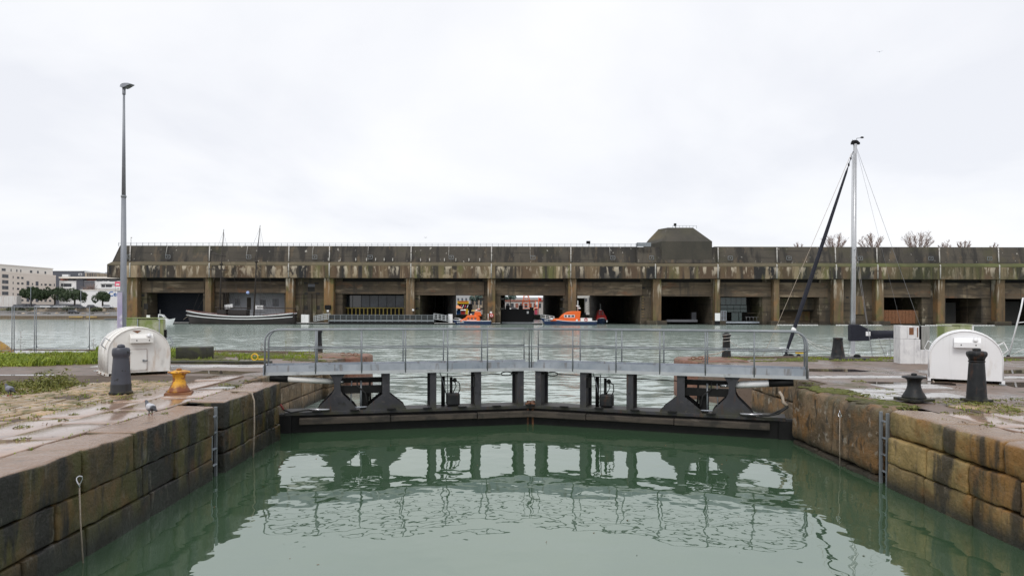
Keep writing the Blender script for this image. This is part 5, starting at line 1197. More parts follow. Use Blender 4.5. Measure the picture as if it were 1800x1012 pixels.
        MB().box(-L*.495,L*.0,-L*.151,-L*.149,.05,.12).build('waterline_stripe', M['boat_white'], t)
    return t
lifeboat(829.5, 187.0, 10.6, math.pi, 'smaller orange and navy rescue boat in front of the left see-through pen', 'SNS 090', 0)
lifeboat(999, 186.0, 15.2, math.pi, 'larger orange and navy rescue boat with white bow rail in front of the dark pen', 'SNS 148', 1)
lb = thing('lifeboat', 'red rescue boat seen end-on inside the dark pen', 'lifeboat', (PX(1057.5,200),203,0), R(-90), 'orange and navy rescue boats')
hb, dk, ed = hull_mesh(11, 3.6, 1.25, .5, .1, 1.0, .85, n=14, chine=.8, full=.55); hb.build('hull', M['navy_hull'], lb); dk.build('deck', M['red'], lb); strake(ed, .02, .02, .08, M['boat_white'], 'gunwale', lb)
def frus(z0, z1, x0, x1, w0, w1, s0, s1): return MB().add([(x0,-w0,z0),(x1,-w0,z0),(x1,w0,z0),(x0,w0,z0),(x0+s0,-w1,z1),(x1-s1,-w1,z1),(x1-s1,w1,z1),(x0+s0,w1,z1)],[(0,1,5,4),(1,2,6,5),(2,3,7,6),(3,0,4,7),(4,5,6,7),(3,2,1,0)])
frus(1.2,2.5,-3.0,3.2,1.6,1.35,.2,.7).build('cabin_base', M['red'], lb, bevel=.12); frus(2.45,4.0,-2.2,1.9,1.25,.7,.4,.8).build('wheelhouse', M['red'], lb, bevel=.15)
for v in (-.45,.45):
    for z, x in ((2.75,1.95),(3.3,1.65)): MB().box(x-.3,x-.08,v-.25,v+.25,z,z+.38).build('window_pane', M['win'], lb)
MB().box(3.0,3.25,-.6,.6,1.5,1.8).build('white_sign', M['boat_white'], lb); MB().tube([(0,0,3.9),(0,0,6.0)],.06,5).build('mast_pole', M['far_white'], lb); MB().lathe([(.5,0),(.3,.3),(.1,.4)],8,(0,0,3.95)).build('radar_dome', M['far_white'], lb)
for s in (1,-1): MB().ball((3.2,s*1.5,.8),(.3,.25,.4),8,6).build('fender', M['boat_white'], lb)
# white motor boat at left
t = thing('motorboat', 'small white motorboat near the left end of the bunker', 'motorboat', (PX(291,180),180,0), R(4)); t.scale = (.9,1,1.42)
hb, dk, ed = hull_mesh(5.6, 2.0, .75, .4, 0, .8, .9, n=12); hb.build('hull', M['boat_white'], t); dk.build('deck', M['far_white'], t)
MB().extry([(-1.9,.7),(-1.75,1.9),(-.7,1.8),(.1,1.15),(.9,.9),(.9,.7)], -.7, .7).build('cabin', M['boat_white'], t, bevel=.05)
for s in (1,-1): MB().extry([(-1.55,1.2),(-1.5,1.7),(-.75,1.62),(-.2,1.2)], s*.71-.01, s*.71+.01).build('cabin_window', M['win'], t)
MB().tube([(-1.6,0,1.85),(-1.55,0,2.7)],.04,5).build('mast_pole', M['far_white'], t)
# black floating barge with bollard blocks in the see-through pen
t = thing('black_barge', 'black box-shaped barge with three raised blocks inside the see-through pen', 'barge', (PX(911,200),200,0))
MB().box(PX(881,200)-PX(911,200),PX(938,200)-PX(911,200),-.6,8,-.4,PZ(543,200)).build('hull', M['black'], t, bevel=.1); W_ = 200/1200
for a,c,py in ((889,896,537),(912,919,536.5),(931.5,938,540)): MB().box((a-911)*W_,(c-911)*W_,-.3,2,PZ(543,200),PZ(py,200)).build('raised_block', M['black'], t)
MB().box(-29*W_,28*W_,-1.2,-.62,.1,.55).build('fender_strip', M['galv_dark'], t); MB().box(15*W_,18.5*W_,-.66,-.61,PZ(551,200),PZ(547,200)).build('white_plate', M['far_white'], t)
# pontoon with glazed railing and gangways
PY_ = 187.5; pt = thing('pontoon', 'long dark floating pontoon with glass railing in front of the glazed pen', 'pontoon', (0,PY_,0))
MB().box(PX(578,PY_),PX(762,PY_),0,4,-.3,.75).build('float_hull', M['steel_dark'], pt); MB().box(PX(577,PY_),PX(763,PY_),-.15,4.1,.80,1.2).build('deck_edge', M['galv_dark'], pt)
for k in range(19):
    x = PX(578+10.2*k,PY_); MB().box(x-.06,x+.06,-.1,0.02,.6,2.6).build('rail_post', M['galv_dark'], pt)
    if k < 18: MB().box(x+.1,x+1.5,-.08,-.05,1.4,2.5).build('glass_panel', mat('railing_glass',(.035,.04,.042),rough=.25,spec=.3) if k == 0 else bpy.data.materials['railing_glass'], pt)
MB().box(PX(577,PY_),PX(763,PY_),-.1,0,2.55,2.64).build('rail_bar', M['galv_dark'], pt)
def gangway(a, c, ya, yc, Y, label, z=.6):
    t = thing('gangway', label, 'gangway', (0,Y,0)); xa, xc = PX(a,Y), PX(c,Y); za, zc = PZ(ya,Y), PZ(yc,Y)
    MB().bar((xa,0,za),(xc,0,zc),1.4,.15).build('deck', M['galv_pale'], t)
    for v in (-.7,.7):
        for h in (.5,1.0,1.45): MB().bar((xa,v,za+h),(xc,v,zc+h),.08,.09).build('rail_bar', M['galv_pale'], t)
        for k in range(5): f_ = k/4; MB().box(xa+(xc-xa)*f_-.06,xa+(xc-xa)*f_+.06,v-.04,v+.04,za+(zc-za)*f_,za+(zc-za)*f_+1.5).build('rail_post', M['galv_pale'], t)
gangway(553, 579, 565, 560.5, 187.4, 'white gangway leading up to the left end of the pontoon')
gangway(763, 790, 560.5, 564.5, 187.4, 'white gangway leading down from the right end of the pontoon')
def float_dock(a, c, Y, label, dz=.45, m='concrete_pale', d=2.0):
    t = thing('floating_dock', label, 'floating dock', (0,Y,0)); MB().box(PX(a,Y),PX(c,Y),0,d,-.2,dz-.14).build('float_hull', M['steel_dark'], t); MB().box(PX(a,Y)-.05,PX(c,Y)+.05,-.05,d+.05,dz-.13,dz).build('deck', M[m], t)
float_dock(513, 577, 186.8, 'low pale floating dock between the old ship and the pontoon'); float_dock(763.5, 800, 186.4, 'low pale floating dock under the right gangway')
float_dock(300, 332, 186.8, 'low pale floating dock by the bow of the old ship'); float_dock(865, 879, 188.5, 'short pale floating dock right of the smaller rescue boat'); float_dock(936, 953, 187.5, 'short pale floating dock at the bow of the larger rescue boat')
t = thing('ticket_booth', 'white upright box on the dock right of the old ship', 'cabinet', (PX(536.5,187.6),187.6,.45)); MB().box(-1.0,-.06,-.4,.6,0,2.2).build('door_panel', M['far_white'], t); MB().box(-.05,1.0,-.3,.6,0,2.15).build('side_panel', M['far_white'], t)
t = thing('ticket_booth', 'white upright box beside the smaller rescue boat', 'cabinet', (PX(792,188),188,.3)); MB().box(-.55,.55,-.4,.6,0,2.5).build('door_panel', M['far_white'], t); MB().box(-.6,.6,-.45,.65,2.505,2.62).build('lid', M['galv'], t)
t = thing('notice_board', 'blank white board on the pillar left of the teal glass', 'notice board', (PX(1261.5,189.8),189.9,PZ(563,190))); MB().box(-.72,.72,-.05,.05,0,2.15).build('board', M['far_white'], t); MB().box(-.7,.7,.06,1.4,-2.0,-.02).build('bracket', M['steel_dark'], t)
t = thing('wire_cage', 'light grey framed cage beside the blank white board', 'cage', (PX(1272,190.4),190.4,PZ(562.5,190)))
for x in (-.75,0,.75): MB().box(x-.05,x+.05,-.05,.05,0,2.7).build('frame_bar', M['galv'], t)
for z in (.05,1.35,2.65): MB().box(-.75,.75,.06,.14,z-.05,z+.05).build('frame_bar', M['galv'], t)
MB().box(-.7,.7,.2,.25,.05,2.6).build('back_sheet', M['grey_wall'], t)
t = thing('round_sign', 'red round sign on the pillar base beside the smaller rescue boat', 'sign', (PX(864,190.3),190.4,PZ(554.5,190.3))); MB().tube([(0,0,0),(0,.1,0)],.62,20).build('disc', M['red'], t); MB().tube([(.3*math.cos(a),-.03,.3*math.sin(a)) for a in [k*math.pi/8 for k in range(16)]],.09,5,closed=True).build('white_ring', M['far_white'], t); MB().tube([(0,.2,-1.5),(0,.2,0)],.06,5).build('post', M['steel_dark'], t)
for i, (px, lab) in enumerate(((863,'small white lamp box above the round red sign'),(726,'small white lamp box on the pillar right of the glazed pen'),(576,'small white lamp box under a black hood left of the glazed pen'))):
    t = thing('lamp_box', lab, 'lamp', (PX(px,190.6),190.7,PZ(549 if i == 0 else 545 if i == 1 else 547,190.6))); MB().box(-.3,.3,0,.2,-.25,.25).build('lamp_case', M['far_white'], t)
    if i == 2: MB().prism([(-.8,-.2),(.8,-.2),(.8,.6),(-.8,.6)], .5, 1.6).build('hood', M['black'], t)
    else: MB().box(-.05,.05,.05,.25,-1.2,-.26).build('stem', M['black'], t)
# float lines
def floats(a, c, Y, label):
    t = thing('float_line', label, 'float line', (0,Y,0)); n = int((c-a)/2.6)
    MB().tube([(PX(a,Y),0,.02),(PX(c,Y),0,.02)], .03, 5).build('line', M['rope_white'], t); fm = MB().ball((0,0,0),(.17,.15,.15),8,5).mesh('float', M['far_white'])
    for k in range(n): place('float', fm, t, loc=(PX(a+2.6*k+.4,Y), 0, .08))
floats(1366, 1440, 186.5, 'string of white floats on the water left of the yacht mast'); floats(1470, 1552, 186.5, 'string of white floats on the water right of the yacht mast'); floats(1627, 1750, 186.0, 'string of white floats on the water behind the right shed')
# ---------------------------------------------------------------- yacht moored behind the right quay
YY = 33.2; YX = PX(1498.5, YY)
yt = thing('sailing_yacht', 'white sailing yacht with bare mast and navy sail covers behind the right quay', 'yacht', (YX, YY, 0), math.pi)
hb, dk, ed = hull_mesh(9.6, 3.0, 1.0, .18, .0, .8, .75, n=16, chine=.8, zsc=-.6); 
for bb_ in (hb, dk): bb_.v = [(x-1.35, y, z) for x, y, z in bb_.v]
ed = [Vector((e_.x-1.35, e_.y, e_.z)) for e_ in ed]
hb.build('hull', M['boat_white'], yt); dk.build('deck', M['boat_white'], yt); strake(ed, .01, .03, .03, M['alu'], 'toe_rail', yt)
b = MB(); b.extry([(.6,1.0),(.3,1.26),(-1.2,1.36),(-3.1,1.36),(-3.4,1.0)], -.8, .8); b.build('coachroof', M['boat_white'], yt, bevel=.06)
b = MB(); b.ball((-2.55,.3,1.36),(.55,.35,.14),12,6); b.build('life_raft', M['boat_white'], yt)
mtop = PZ(252, YY)
MB().tube([(-.02,0,1.2),(-.11,0,mtop)],[.105,.085],14).build('mast', M['alu'], yt)
MB().tube([(.09,-.05,1.9),(.0,-.05,mtop-.6)],.012,5).build('halyard', M['wire'], yt)
hd = MB(); hd.box(-.32,.08,-.06,.06,mtop-.02,mtop+.08); hd.ball((-.11,0,mtop+.1),(.2,.09,.1),8,5); hd.build('masthead', M['black'], yt)
b = MB(); b.tube([(-.11,0,mtop+.1),(-.2,0,mtop+.28),(-.42,0,mtop+.30)],.012,5); b.ball((-.45,0,mtop+.32),(.09,.02,.05),6,4); b.tube([(.0,0,mtop+.1),(.02,0,mtop+.22)],.01,5); b.build('wind_vane', M['black'], yt)
# boom runs aft = local -x (picture right)
MB().tube([(-.05,0,PZ(592,YY)),(-3.4,0,PZ(592.5,YY))],.07,8).build('boom', M['alu'], yt)
b = MB(); b.tube([(-.9,0,PZ(587,YY)),(-1.6,0,PZ(586,YY)),(-2.4,0,PZ(586.5,YY)),(-3.35,0,PZ(588,YY))],[.22,.20,.19,.17],12); b.build('sail_cover', M['navy'], yt)
b = MB(); y_ = .2; z_ = lambda p: PZ(p, YY)
pts = [(.16,z_(569)),(.16,z_(598)),(-.75,z_(597)),(-1.0,z_(592)),(-.95,z_(581)),(-.35,z_(570)),(-.22,z_(568.5))]
b.extry(pts, -.17, .17); b.build('mast_boot_cover', M['navy'], yt, bevel=.05)
MB().box(-.78,-.56,.172,.18,z_(588.5),z_(581)).build('sail_patch', M['far_white'], yt)
bow = Vector(((1498.5-1379)*YY/1200, 0, 1.28)); mt = Vector((-.02,0,mtop-.35))
f = lambda s: bow+(mt-bow)*s
MB().tube([f(.0),f(.04),f(.12),f(.30),f(.6),f(.9),f(.925)],[.04,.065,.09,.10,.085,.05,.02],10).build('furled_headsail', M['navy'], yt)
b = MB(); b.tube([f(.92),f(1)],.016,5); b.ball(f(.935),(.05,.05,.1),6,4); b.ball(f(.965),(.045,.045,.07),6,4); b.build('furler_fitting', M['black'], yt)
b = MB(); p_ = f(.135); b.ball(p_,(.13,.13,.17),8,6); b.build('sheet_bundle', M['far_white'], yt)
b = MB(); b.tube([f(.13),(1.9,.3,1.95),(.4,.6,1.5),(-1.2,.9,1.35)],.012,5); b.tube([f(.13),(1.6,-.3,1.75),(.3,-.6,1.45)],.012,5); b.build('headsail_sheet', M['rope_white'], yt)
MB().tube([f(.99)+Vector((.05,0,0)),Vector((4.05,-.1,1.9)),Vector((4.35,-.1,1.35))],.010,5).build('spinnaker_halyard', M['rope'], yt)
zs = PZ(437.5,YY); MB().tube([(-.08,.0,zs),(.35,1.05,zs-.05)],.03,6).build('spreader', M['alu'], yt); MB().tube([(-.08,0,zs),(-.55,-1.05,zs+.05)],.03,6).build('spreader', M['alu'], yt)
for (q, e2) in (((-.3,1.42,1.0),(.35,1.05,zs-.05)),((-.5,-1.42,1.0),(-.55,-1.05,zs+.05))):
    MB().tube([(-.11,0,mtop-.1),e2,q],.009,4).build('shroud', M['wire'], yt); MB().tube([(-.09,0,zs),q],.008,4).build('shroud', M['wire'], yt)
MB().tube([(-.12,0,mtop),(-3.5,.6,1.3)],.007,4).build('backstay', M['wire'], yt); MB().tube([(-.12,0,mtop),(-2.6,-.6,3.3),(-3.2,-.7,1.3)],.005,4).build('topping_lift', M['wire'], yt)
for k in range(5):
    x = -1.0-.55*k; MB().tube([(x,1.3,1.0),(x,1.3,1.75)],.014,5).build('stanchion', M['steel'], yt)
    MB().tube([(x-.1,.3,PZ(592,YY)),(x-.35+.3*(k % 3),.5,1.35)],.014,4).build('lazy_line', M['wire'], yt)
MB().tube([(-.8,1.3,1.72),(-3.4,1.3,1.70)],.008,4).build('guard_wire', M['wire'], yt)
MB().tube([(3.2,.35,1.2),(3.3,.35,1.75),(4.0,.1,1.8),(4.0,-.1,1.8),(3.3,-.35,1.75),(3.2,-.35,1.2)],.02,6).build('bow_pulpit', M['steel'], yt)
b = MB(); b.ball((3.2,.25,1.42),(.28,.14,.10),8,5); b.ball((2.7,.2,1.38),(.12,.12,.12),8,5); b.build('bow_gear', M['black'], yt)
# leaning white passerelle pole of another boat at the right edge
t = thing('boat_davit', 'leaning white pole with a crossbar at the right edge of the picture', 'davit', (PX(1778,31.2),31.4,1.5))
MB().tube([(0,0,-.05),(.62,.05,2.2),(.75,.1,2.7)],.035,8).build('pole', M['boat_white'], t); MB().tube([(.42,.04,1.55),(1.2,.04,1.62)],.022,6).build('crossbar', M['boat_white'], t); MB().ball((0,0,.0),(.09,.07,.08),8,5).build('foot_fitting', M['black'], t)
MB().tube([(.05,0,.0),(.6,.1,.25),(1.2,.1,.5)],.012,5).build('line', M['rope_white'], t)
# bird silhouettes
def gull(label, px, py, Y, s, rz, m):
    t = thing('flying_gull', label, 'bird', (PX(px,Y),Y,PZ(py,Y)), rz, 'gulls in the sky')
    b = MB(); b.ball((0,0,0),(.20*s,.06*s,.06*s),8,5); b.add([(-.05*s,.04*s,.02*s),(.08*s,.04*s,.02*s),(.02*s,.32*s,.12*s),(-.08*s,.62*s,.05*s),(-.05*s,-.04*s,.02*s),(.08*s,-.04*s,.02*s),(.02*s,-.32*s,.12*s),(-.08*s,-.62*s,.05*s)],[(0,1,2),(0,2,3),(4,5,6),(4,6,7)]); b.build('body', m, t, fix=False)
gull('lone pale gull high in the sky above the yacht mast', 1545, 90, 120, 1.0, R(75), M['galv']); gull('tiny dark gull in the sky over the middle of the bunker roof', 748, 418, 150, .8, R(60), M['black'])

# ---------------------------------------------------------------- far shore on the left
FY = 280.0
sh = MB(); xr = PX(206, FY)+3
sh.box(-400, xr, FY, FY+6, -1, 1.38); sh.build('far_quay', M['quay_far']); sho = bpy.context.scene.objects['far_quay']; tag(sho, kind='structure')
tag(MB().box(-400, xr-.01, FY-.12, FY+.4, 1.0, 1.45).build('kerb', M['yellow'] if False else M['quay_far']), kind='structure')
tag(MB().add([(-500,FY+.3,1.42),(xr,FY+.3,1.42),(xr,FY+22,3.25),(-500,FY+22,3.25)],[(0,1,2,3)]).build('shore_road', M['shore']), kind='structure')
sheet('shore_ground', [[(-700,FY+27),(PX(200,320)-2,FY+27),(PX(200,320)-2,520),(-700,520)]], 4.6, M['shore'])
tag(MB().add([(-700,FY+22.1,3.3),(-46-120,FY+22.1,3.3),(-46-120,FY+27,4.55),(-700,FY+27,4.55)],[(0,1,2,3)]).build('grass_bank', M['shore_grass']), kind='structure')
b = MB(); b.box(PX(-20,FY), PX(75,FY), FY+22, FY+23, 2, PZ(541,FY+22)); b.box(PX(75,FY)+.02, PX(205,FY), FY+22.2, FY+23, 2, PZ(541.5,FY+22)-.1)
tag(b.build('retaining_wall', M['tan_wall']), 'long beige retaining wall along the far left shore', 'wall')
t = thing('container', 'rust streaked white container on the far left shore', 'container', (PX(14,FY+20),FY+20,2.2)); xx = (PX(30,FY+20)-PX(0,FY+20))
MB().box(-7,xx/2,0,3,PZ(541,300)-2.2-.4,PZ(522,300)-2.2).build('box_shell', mat('rusty_white_steel',(.55,.52,.5),(.62,.6,.58),scale=.3,rough=.6,layers=[dict(color=(.28,.13,.07),scale=(1.2,1.2,.15),lo=.54,hi=.66,amt=.8)]), t)
for k in range(6): MB().box(-6.5+1.6*k,-6.4+1.6*k,-.08,0,PZ(540,300)-2.2-.4,PZ(523,300)-2.2).build('wall_rib', M['far_white'], t)
# yellow quay edge strips
for a, c, lab in ((122,146,'longer yellow painted strip on the far quay edge'),(152,171,'shorter yellow painted strip on the far quay edge')):
    tag(MB().box(PX(a,FY),PX(c,FY),FY-.3,FY-.13,.7,1.35).build('quay_bumper', mat('worn_ochre',(.45,.3,.08),(.3,.2,.1),scale=.5,rough=.7)), lab, 'bumper')
# rocks
rk = random.Random(9)
for i, px in enumerate((40,48,56,64,73,85,95,103,115,146,160,178,186,30)):
    o = MB().ball((0,0,0),(rk.uniform(.6,1.3),.6,rk.uniform(.3,.6)),8,5).build('boulder', M['stone_dark'] if i % 3 else M['tan_wall']); o.location = (PX(px,FY+9),FY+9+rk.uniform(0,3),2.3)
    tag(o, ('dark' if i % 3 else 'beige')+' low boulder in the row along the far quay roadway', 'boulder', 'boulders along the far quay')
# buildings
def bld_face(t, x0, y0, x1, y1, wins, wm='win', nm='window', sill=None):
    """windows on the facade line (x0,y0)-(x1,y1): list of (s0,s1,z0,z1)"""
    d = Vector((x1-x0, y1-y0)); n = Vector((d.y, -d.x)).normalized()
    for (s0, s1, z0, z1) in wins:
        a = Vector((x0,y0))+d*s0; c = Vector((x0,y0))+d*s1; b = MB()
        q = [(a.x+n.x*.02,a.y+n.y*.02),(c.x+n.x*.02,c.y+n.y*.02),(c.x-n.x*.2,c.y-n.y*.2),(a.x-n.x*.2,a.y-n.y*.2)]
        w_ = MB().prism(q, z0, z1).build(nm, M[wm], t)
        q2 = [(a.x+n.x*.16,a.y+n.y*.16),(c.x+n.x*.16,c.y+n.y*.16),(c.x+n.x*.025,c.y+n.y*.025),(a.x+n.x*.025,a.y+n.y*.025)]
        MB().prism(q2, z0-.15, z0-.02).build('sill', M['cream2'], w_)
ap = thing('apartment_block', 'cream five storey apartment block on the far left shore', 'building')
A0, A1 = (PX(-60,330),330.0), (PX(98,385),385.0)
dA = Vector((A1[0]-A0[0],A1[1]-A0[1])).normalized(); nA = Vector((-dA.y, dA.x))
def apoly(o0, o1, s0=0, s1=1):
    p = [Vector(A0)+(Vector(A1)-Vector(A0))*s0, Vector(A0)+(Vector(A1)-Vector(A0))*s1]
    return [tuple(p[0]+nA*o0), tuple(p[1]+nA*o0), tuple(p[1]+nA*o1), tuple(p[0]+nA*o1)]
ztopA = 27.0; z5 = 22.6
MB().prism(apoly(0,14), 4, z5).build('wall', M['cream'], ap); MB().prism(apoly(1.2,13,0,.985), z5+.01, ztopA).build('attic_storey', M['cream2'], ap); MB().prism(apoly(.9,13.3,0,.99), ztopA+.01, ztopA+.4).build('roof', M['cream2'], ap); MB().prism(apoly(-.05,.3,0,1), z5+.02, z5+.9).build('terrace_parapet', M['cream'], ap)
MB().prism(apoly(-.3,.1,0,.75), 5, 7.2).build('ground_floor_band', M['slate'], ap)
def sA(px):     # facade parameter of a photo column
    p = (px-900)/1200; D = Vector(A1)-Vector(A0); return (p*A0[1]-A0[0])/(D.x-p*D.y)
wl = []
for fl in range(5):
    zc = 8.6+2.95*fl
    for (c, w_, h) in ((6,5,1.8),(11.7,6,1.8),(23,1.6,1.2),(31.8,4,1.0),(39.2,4,1.0),(57,2,1.0),(73,2.5,.9),(80,4,1.0),(88,4,1.0),(95.5,1.6,1.2),(-12,5,1.8),(-28,4,1.2)):
        if fl == 4 and c > 50: continue
        wl.append((sA(c-w_/2), sA(c+w_/2), zc, zc+h))
bld_face(ap, *A0, *A1, wl)
bl = []
for fl in range(4):
    zc = 8.3+2.95*fl
    for c in (49,65): bl.append((sA(c-2.5), sA(c+2.5), zc, zc+2.3))
bld_face(ap, *A0, *A1, bl, 'slate', 'balcony_recess')
aa = Vector(A0)+nA*1.2; ab = Vector(A1)+nA*1.2
bld_face(ap, aa.x, aa.y, ab.x, ab.y, [(sA(c-w_/2), sA(c+w_/2), 24, 25.3) for c, w_ in ((10,7),(23,1.6),(33,2),(40,2),(58,4),(70,3),(83,3))])
wb = thing('apartment_block', 'white low apartment block with a long flat canopy behind the pines', 'building'); Yb = 390
def wbx(a, c, p0, p1, y, d, nm, m): return MB().box(PX(a,y),PX(c,y),y,y+d,PZ(p1,y),PZ(p0,y)).build(nm, M[m], wb)
wbx(104,232,495,536,Yb,15,'wall','far_white'); wbx(103,232,488,491,Yb-1.5,17,'roof_canopy','cream2'); wbx(106,232,491.2,495,Yb+2,10,'attic_storey','grey_wall'); wbx(106,120,491.3,494.8,Yb+1.9,.3,'red_panel','brick_red'); wbx(152,168,491.3,495.6,Yb+1.9,.3,'red_panel','brick_red')
wbx(134,146,492,514,Yb-.5,1,'stair_tower','slate'); wbx(146,166,495.5,512,Yb-.2,.4,'bay_painted_shade','grey_wall')  # shade of the bay painted as grey on the white front
for a, c, p0, p1 in ((107,111,500,505),(112,125,500,505.5),(170,180,493,495.5),(182,188,493,495.5),(192,204,493,496),(178,184,502,506),(186,196,502,506),(109,114,512,516)): wbx(a,c,p0,p1,Yb-.25,.3,'window','win')
for a, c, p in ((106,128,506),(174,206,497.5),(170,206,507)): wbx(a,c,p,p+2.6,Yb-1.4,1.2,'balcony_front','far_white')
sb = thing('office_block', 'dark slate clad block rising behind the white apartments', 'building'); Ys = 440
def sbx(a, c, p0, p1, y, d, nm, m): return MB().box(PX(a,y),PX(c,y),y,y+d,PZ(p1,y),PZ(p0,y)).build(nm, M[m], sb)
b = MB(); b.extry([(PX(92,Ys),4),(PX(149,Ys),4),(PX(149,Ys),PZ(486,Ys)),(PX(145.5,Ys),PZ(478.5,Ys)),(PX(92,Ys),PZ(478,Ys))], Ys, Ys+18); b.build('wall', M['slate'], sb); sbx(92,146,477.3,478.3,Ys-.3,18,'roof_edge','far_white')
f_ = sbx(138,144,482,486,Ys-.1,.3,'window','far_white'); sbx(139,143,482.6,485.4,Ys-.2,.2,'window','grey_wall'); sbx(109,120,484,489,Ys-4,2,'roof_plant','far_white')
tb = thing('office_block', 'small striped brown block between slate roof and bunker', 'building')
MB().box(PX(149.5,430),PX(168,430),430,445,4,PZ(481,430)).build('wall', M['tan_wall'], tb); MB().box(PX(149,430),PX(168.5,430),429.7,445.3,PZ(480.9,430),PZ(479.6,430)).build('roof', M['far_white'], tb)
for k in range(6): MB().box(PX(151+3*k,429),PX(152.4+3*k,429),429.8,430.1,PZ(488,429),PZ(481.5,429)).build('window', M['win'], tb)
t = thing('office_block', 'dark distant block beside the left end of the bunker', 'building'); MB().box(PX(181,450),PX(196,450),450,460,4,PZ(483,450)).build('wall', M['slate'], t); MB().box(PX(182,450),PX(185,450),449.8,450.1,PZ(487,450),PZ(484.5,450)).build('window', M['win'], t); MB().box(PX(183,450),PX(186,450),451,454,PZ(482.9,450),PZ(480,450)).build('roof_plant', M['slate'], t)
st = thing('store_building', 'plain white store building with a blue sign beside the lamp post', 'building'); Yt = 345
MB().box(PX(141,Yt),PX(236,Yt),Yt,Yt+20,4,PZ(512,Yt)).build('wall', M['far_white'], st); MB().box(PX(140.5,Yt),PX(237,Yt),Yt-.3,Yt+20.3,PZ(511.9,Yt),PZ(510.6,Yt)).build('roof', M['cream2'], st)
cu = bpy.data.curves.new('sign_lettering','FONT'); cu.body = 'Centre'; cu.size = 3.4; cu.extrude = .08; cu.materials.append(M['blue_sign']); text_mesh('sign_lettering', cu, st, (PX(191,Yt),Yt-.1,PZ(522,Yt)), (R(90),0,0))
t = thing('banner', 'pink and white banner beside the lamp post above the store roof', 'banner', (PX(207,340),340,PZ(512,340))); MB().box(-1.5,1.2,0,.15,2.0,4.4).build('cloth', M['pink'], t); MB().box(-.9,.8,-.05,-.001,2.6,3.4).build('white_patch', M['far_white'], t)
for x in (-1.4,1.1): MB().tube([(x,.2,-3),(x,.2,4.7)],.08,5).build('pole', M['galv_dark'], t)
# pines
def crown_mesh(rx, ry, rz_, n, seed, m, sz):
    rr = random.Random(seed); b = MB(); lob = []
    for k in range(15):
        a = rr.uniform(0,6.28); q = math.sqrt(rr.random())*.8; lob.append((q*math.cos(a)*rx, q*math.sin(a)*ry, (.62*(1-q*q)-.3+rr.uniform(-.12,.16))*rz_, rr.uniform(.18,.36)))
    for _ in range(n):
        lx, ly, lz, lr = rr.choice(lob); d = Vector((rr.gauss(0,1),rr.gauss(0,1),rr.gauss(0,1))).normalized()*rr.uniform(.75,1.05)
        c = Vector((lx+d.x*rx*lr, ly+d.y*ry*lr, max(-.45*rz_, lz+d.z*rz_*lr*1.15))); u = Vector((rr.gauss(0,1),rr.gauss(0,1),rr.gauss(0,1))).normalized(); v = u.orthogonal().normalized(); s = sz*rr.uniform(.6,1.4)
        b.add([c-u*s, c+v*s*.5, c+u*s, c-v*s*.5], [(0,1,2,3)])
    return b.mesh('crown', m, False)
pm = [crown_mesh(6,5.5,3.0,3000,k,M['pine'],.34) for k in (1,2,5,9)]
tm = MB(); tm.tube([(0,0,-3.4),(.15,0,-1.4),(0,0,0)],[.4,.32,.25],7); tm.tube([(.1,0,-1.5),(1.8,.4,0)],[.22,.12],6); tm.tube([(.1,0,-1.6),(-1.9,-.3,0)],[.22,.12],6); tm = tm.mesh('trunk', M['bark'])
for i, (px, py, wd, hh, Y, lab) in enumerate(((54,521,42,23,308,'leftmost dark umbrella pine in front of the cream apartments'),(96,520.5,42,23,312,'second dark umbrella pine from the left on the far shore'),(131,524,48,23,305,'third broad umbrella pine overlapping the corner of the white store'),(180.5,526,34,19,306,'smallest umbrella pine standing alone before the white store'))):
    W2, H2 = wd*Y/1200, hh*Y/1200
    t = thing('pine_tree', lab, 'tree', (PX(px,Y),Y,PZ(py,Y)), .7*i, 'umbrella pines on the far shore'); s1 = W2/11.4
    c = place('crown', pm[i], t); c.scale = (s1*1.02,s1,H2/3.3); k = place('trunk', tm, t, loc=(0,0,0)); zb_ = PZ(540,Y)-PZ(py,Y); k.scale = (1,1,-zb_/3.4)
bm_ = crown_mesh(2.2,1.6,1.6,420,8,M['bush'],.3)
for i, (px, py, s, lab) in enumerate(((120,544,1.25,'large bush against the far retaining wall above the parked car'),(170,546,1.25,'low rounded bush near the right end of the far retaining wall'),(57,545,.9,'scraggly bush between the two close fence posts on the far shore'),(20,546,1.0,'bush below the rust streaked container'),(38,545.5,.7,'small bush right of the rust streaked container'))):
    Y = 296; t = thing('bush', lab, 'bush', (PX(px,Y),Y,PZ(py,Y)), i, 'bushes on the far shore'); c = place('foliage', bm_, t); c.scale = (s,s,s*.9)
# thin leafless trees before white block
for i, px in enumerate((152,163)):
    rr = random.Random(40+i); b = MB(); t = thing('bare_tree', ('left' if i == 0 else 'right')+' one of two bare trees behind the white store', 'tree', (PX(px,380),380,PZ(513,380)))
    b.tube([(0,0,-4),(0,0,1)],.2,6); b.build('trunk', M['twig'], t); b = MB()
    for k in range(60):
        a = rr.uniform(0,6.28); e_ = rr.uniform(.2,1.4); p = Vector((0,0,rr.uniform(-.5,1))); d = Vector((math.cos(a)*math.cos(e_),math.sin(a)*math.cos(e_),math.sin(e_))); b.tube([p,p+d*rr.uniform(2,4.5)],[.09,.03],4)
    b.build('branches', M['twig'], t, fix=False)
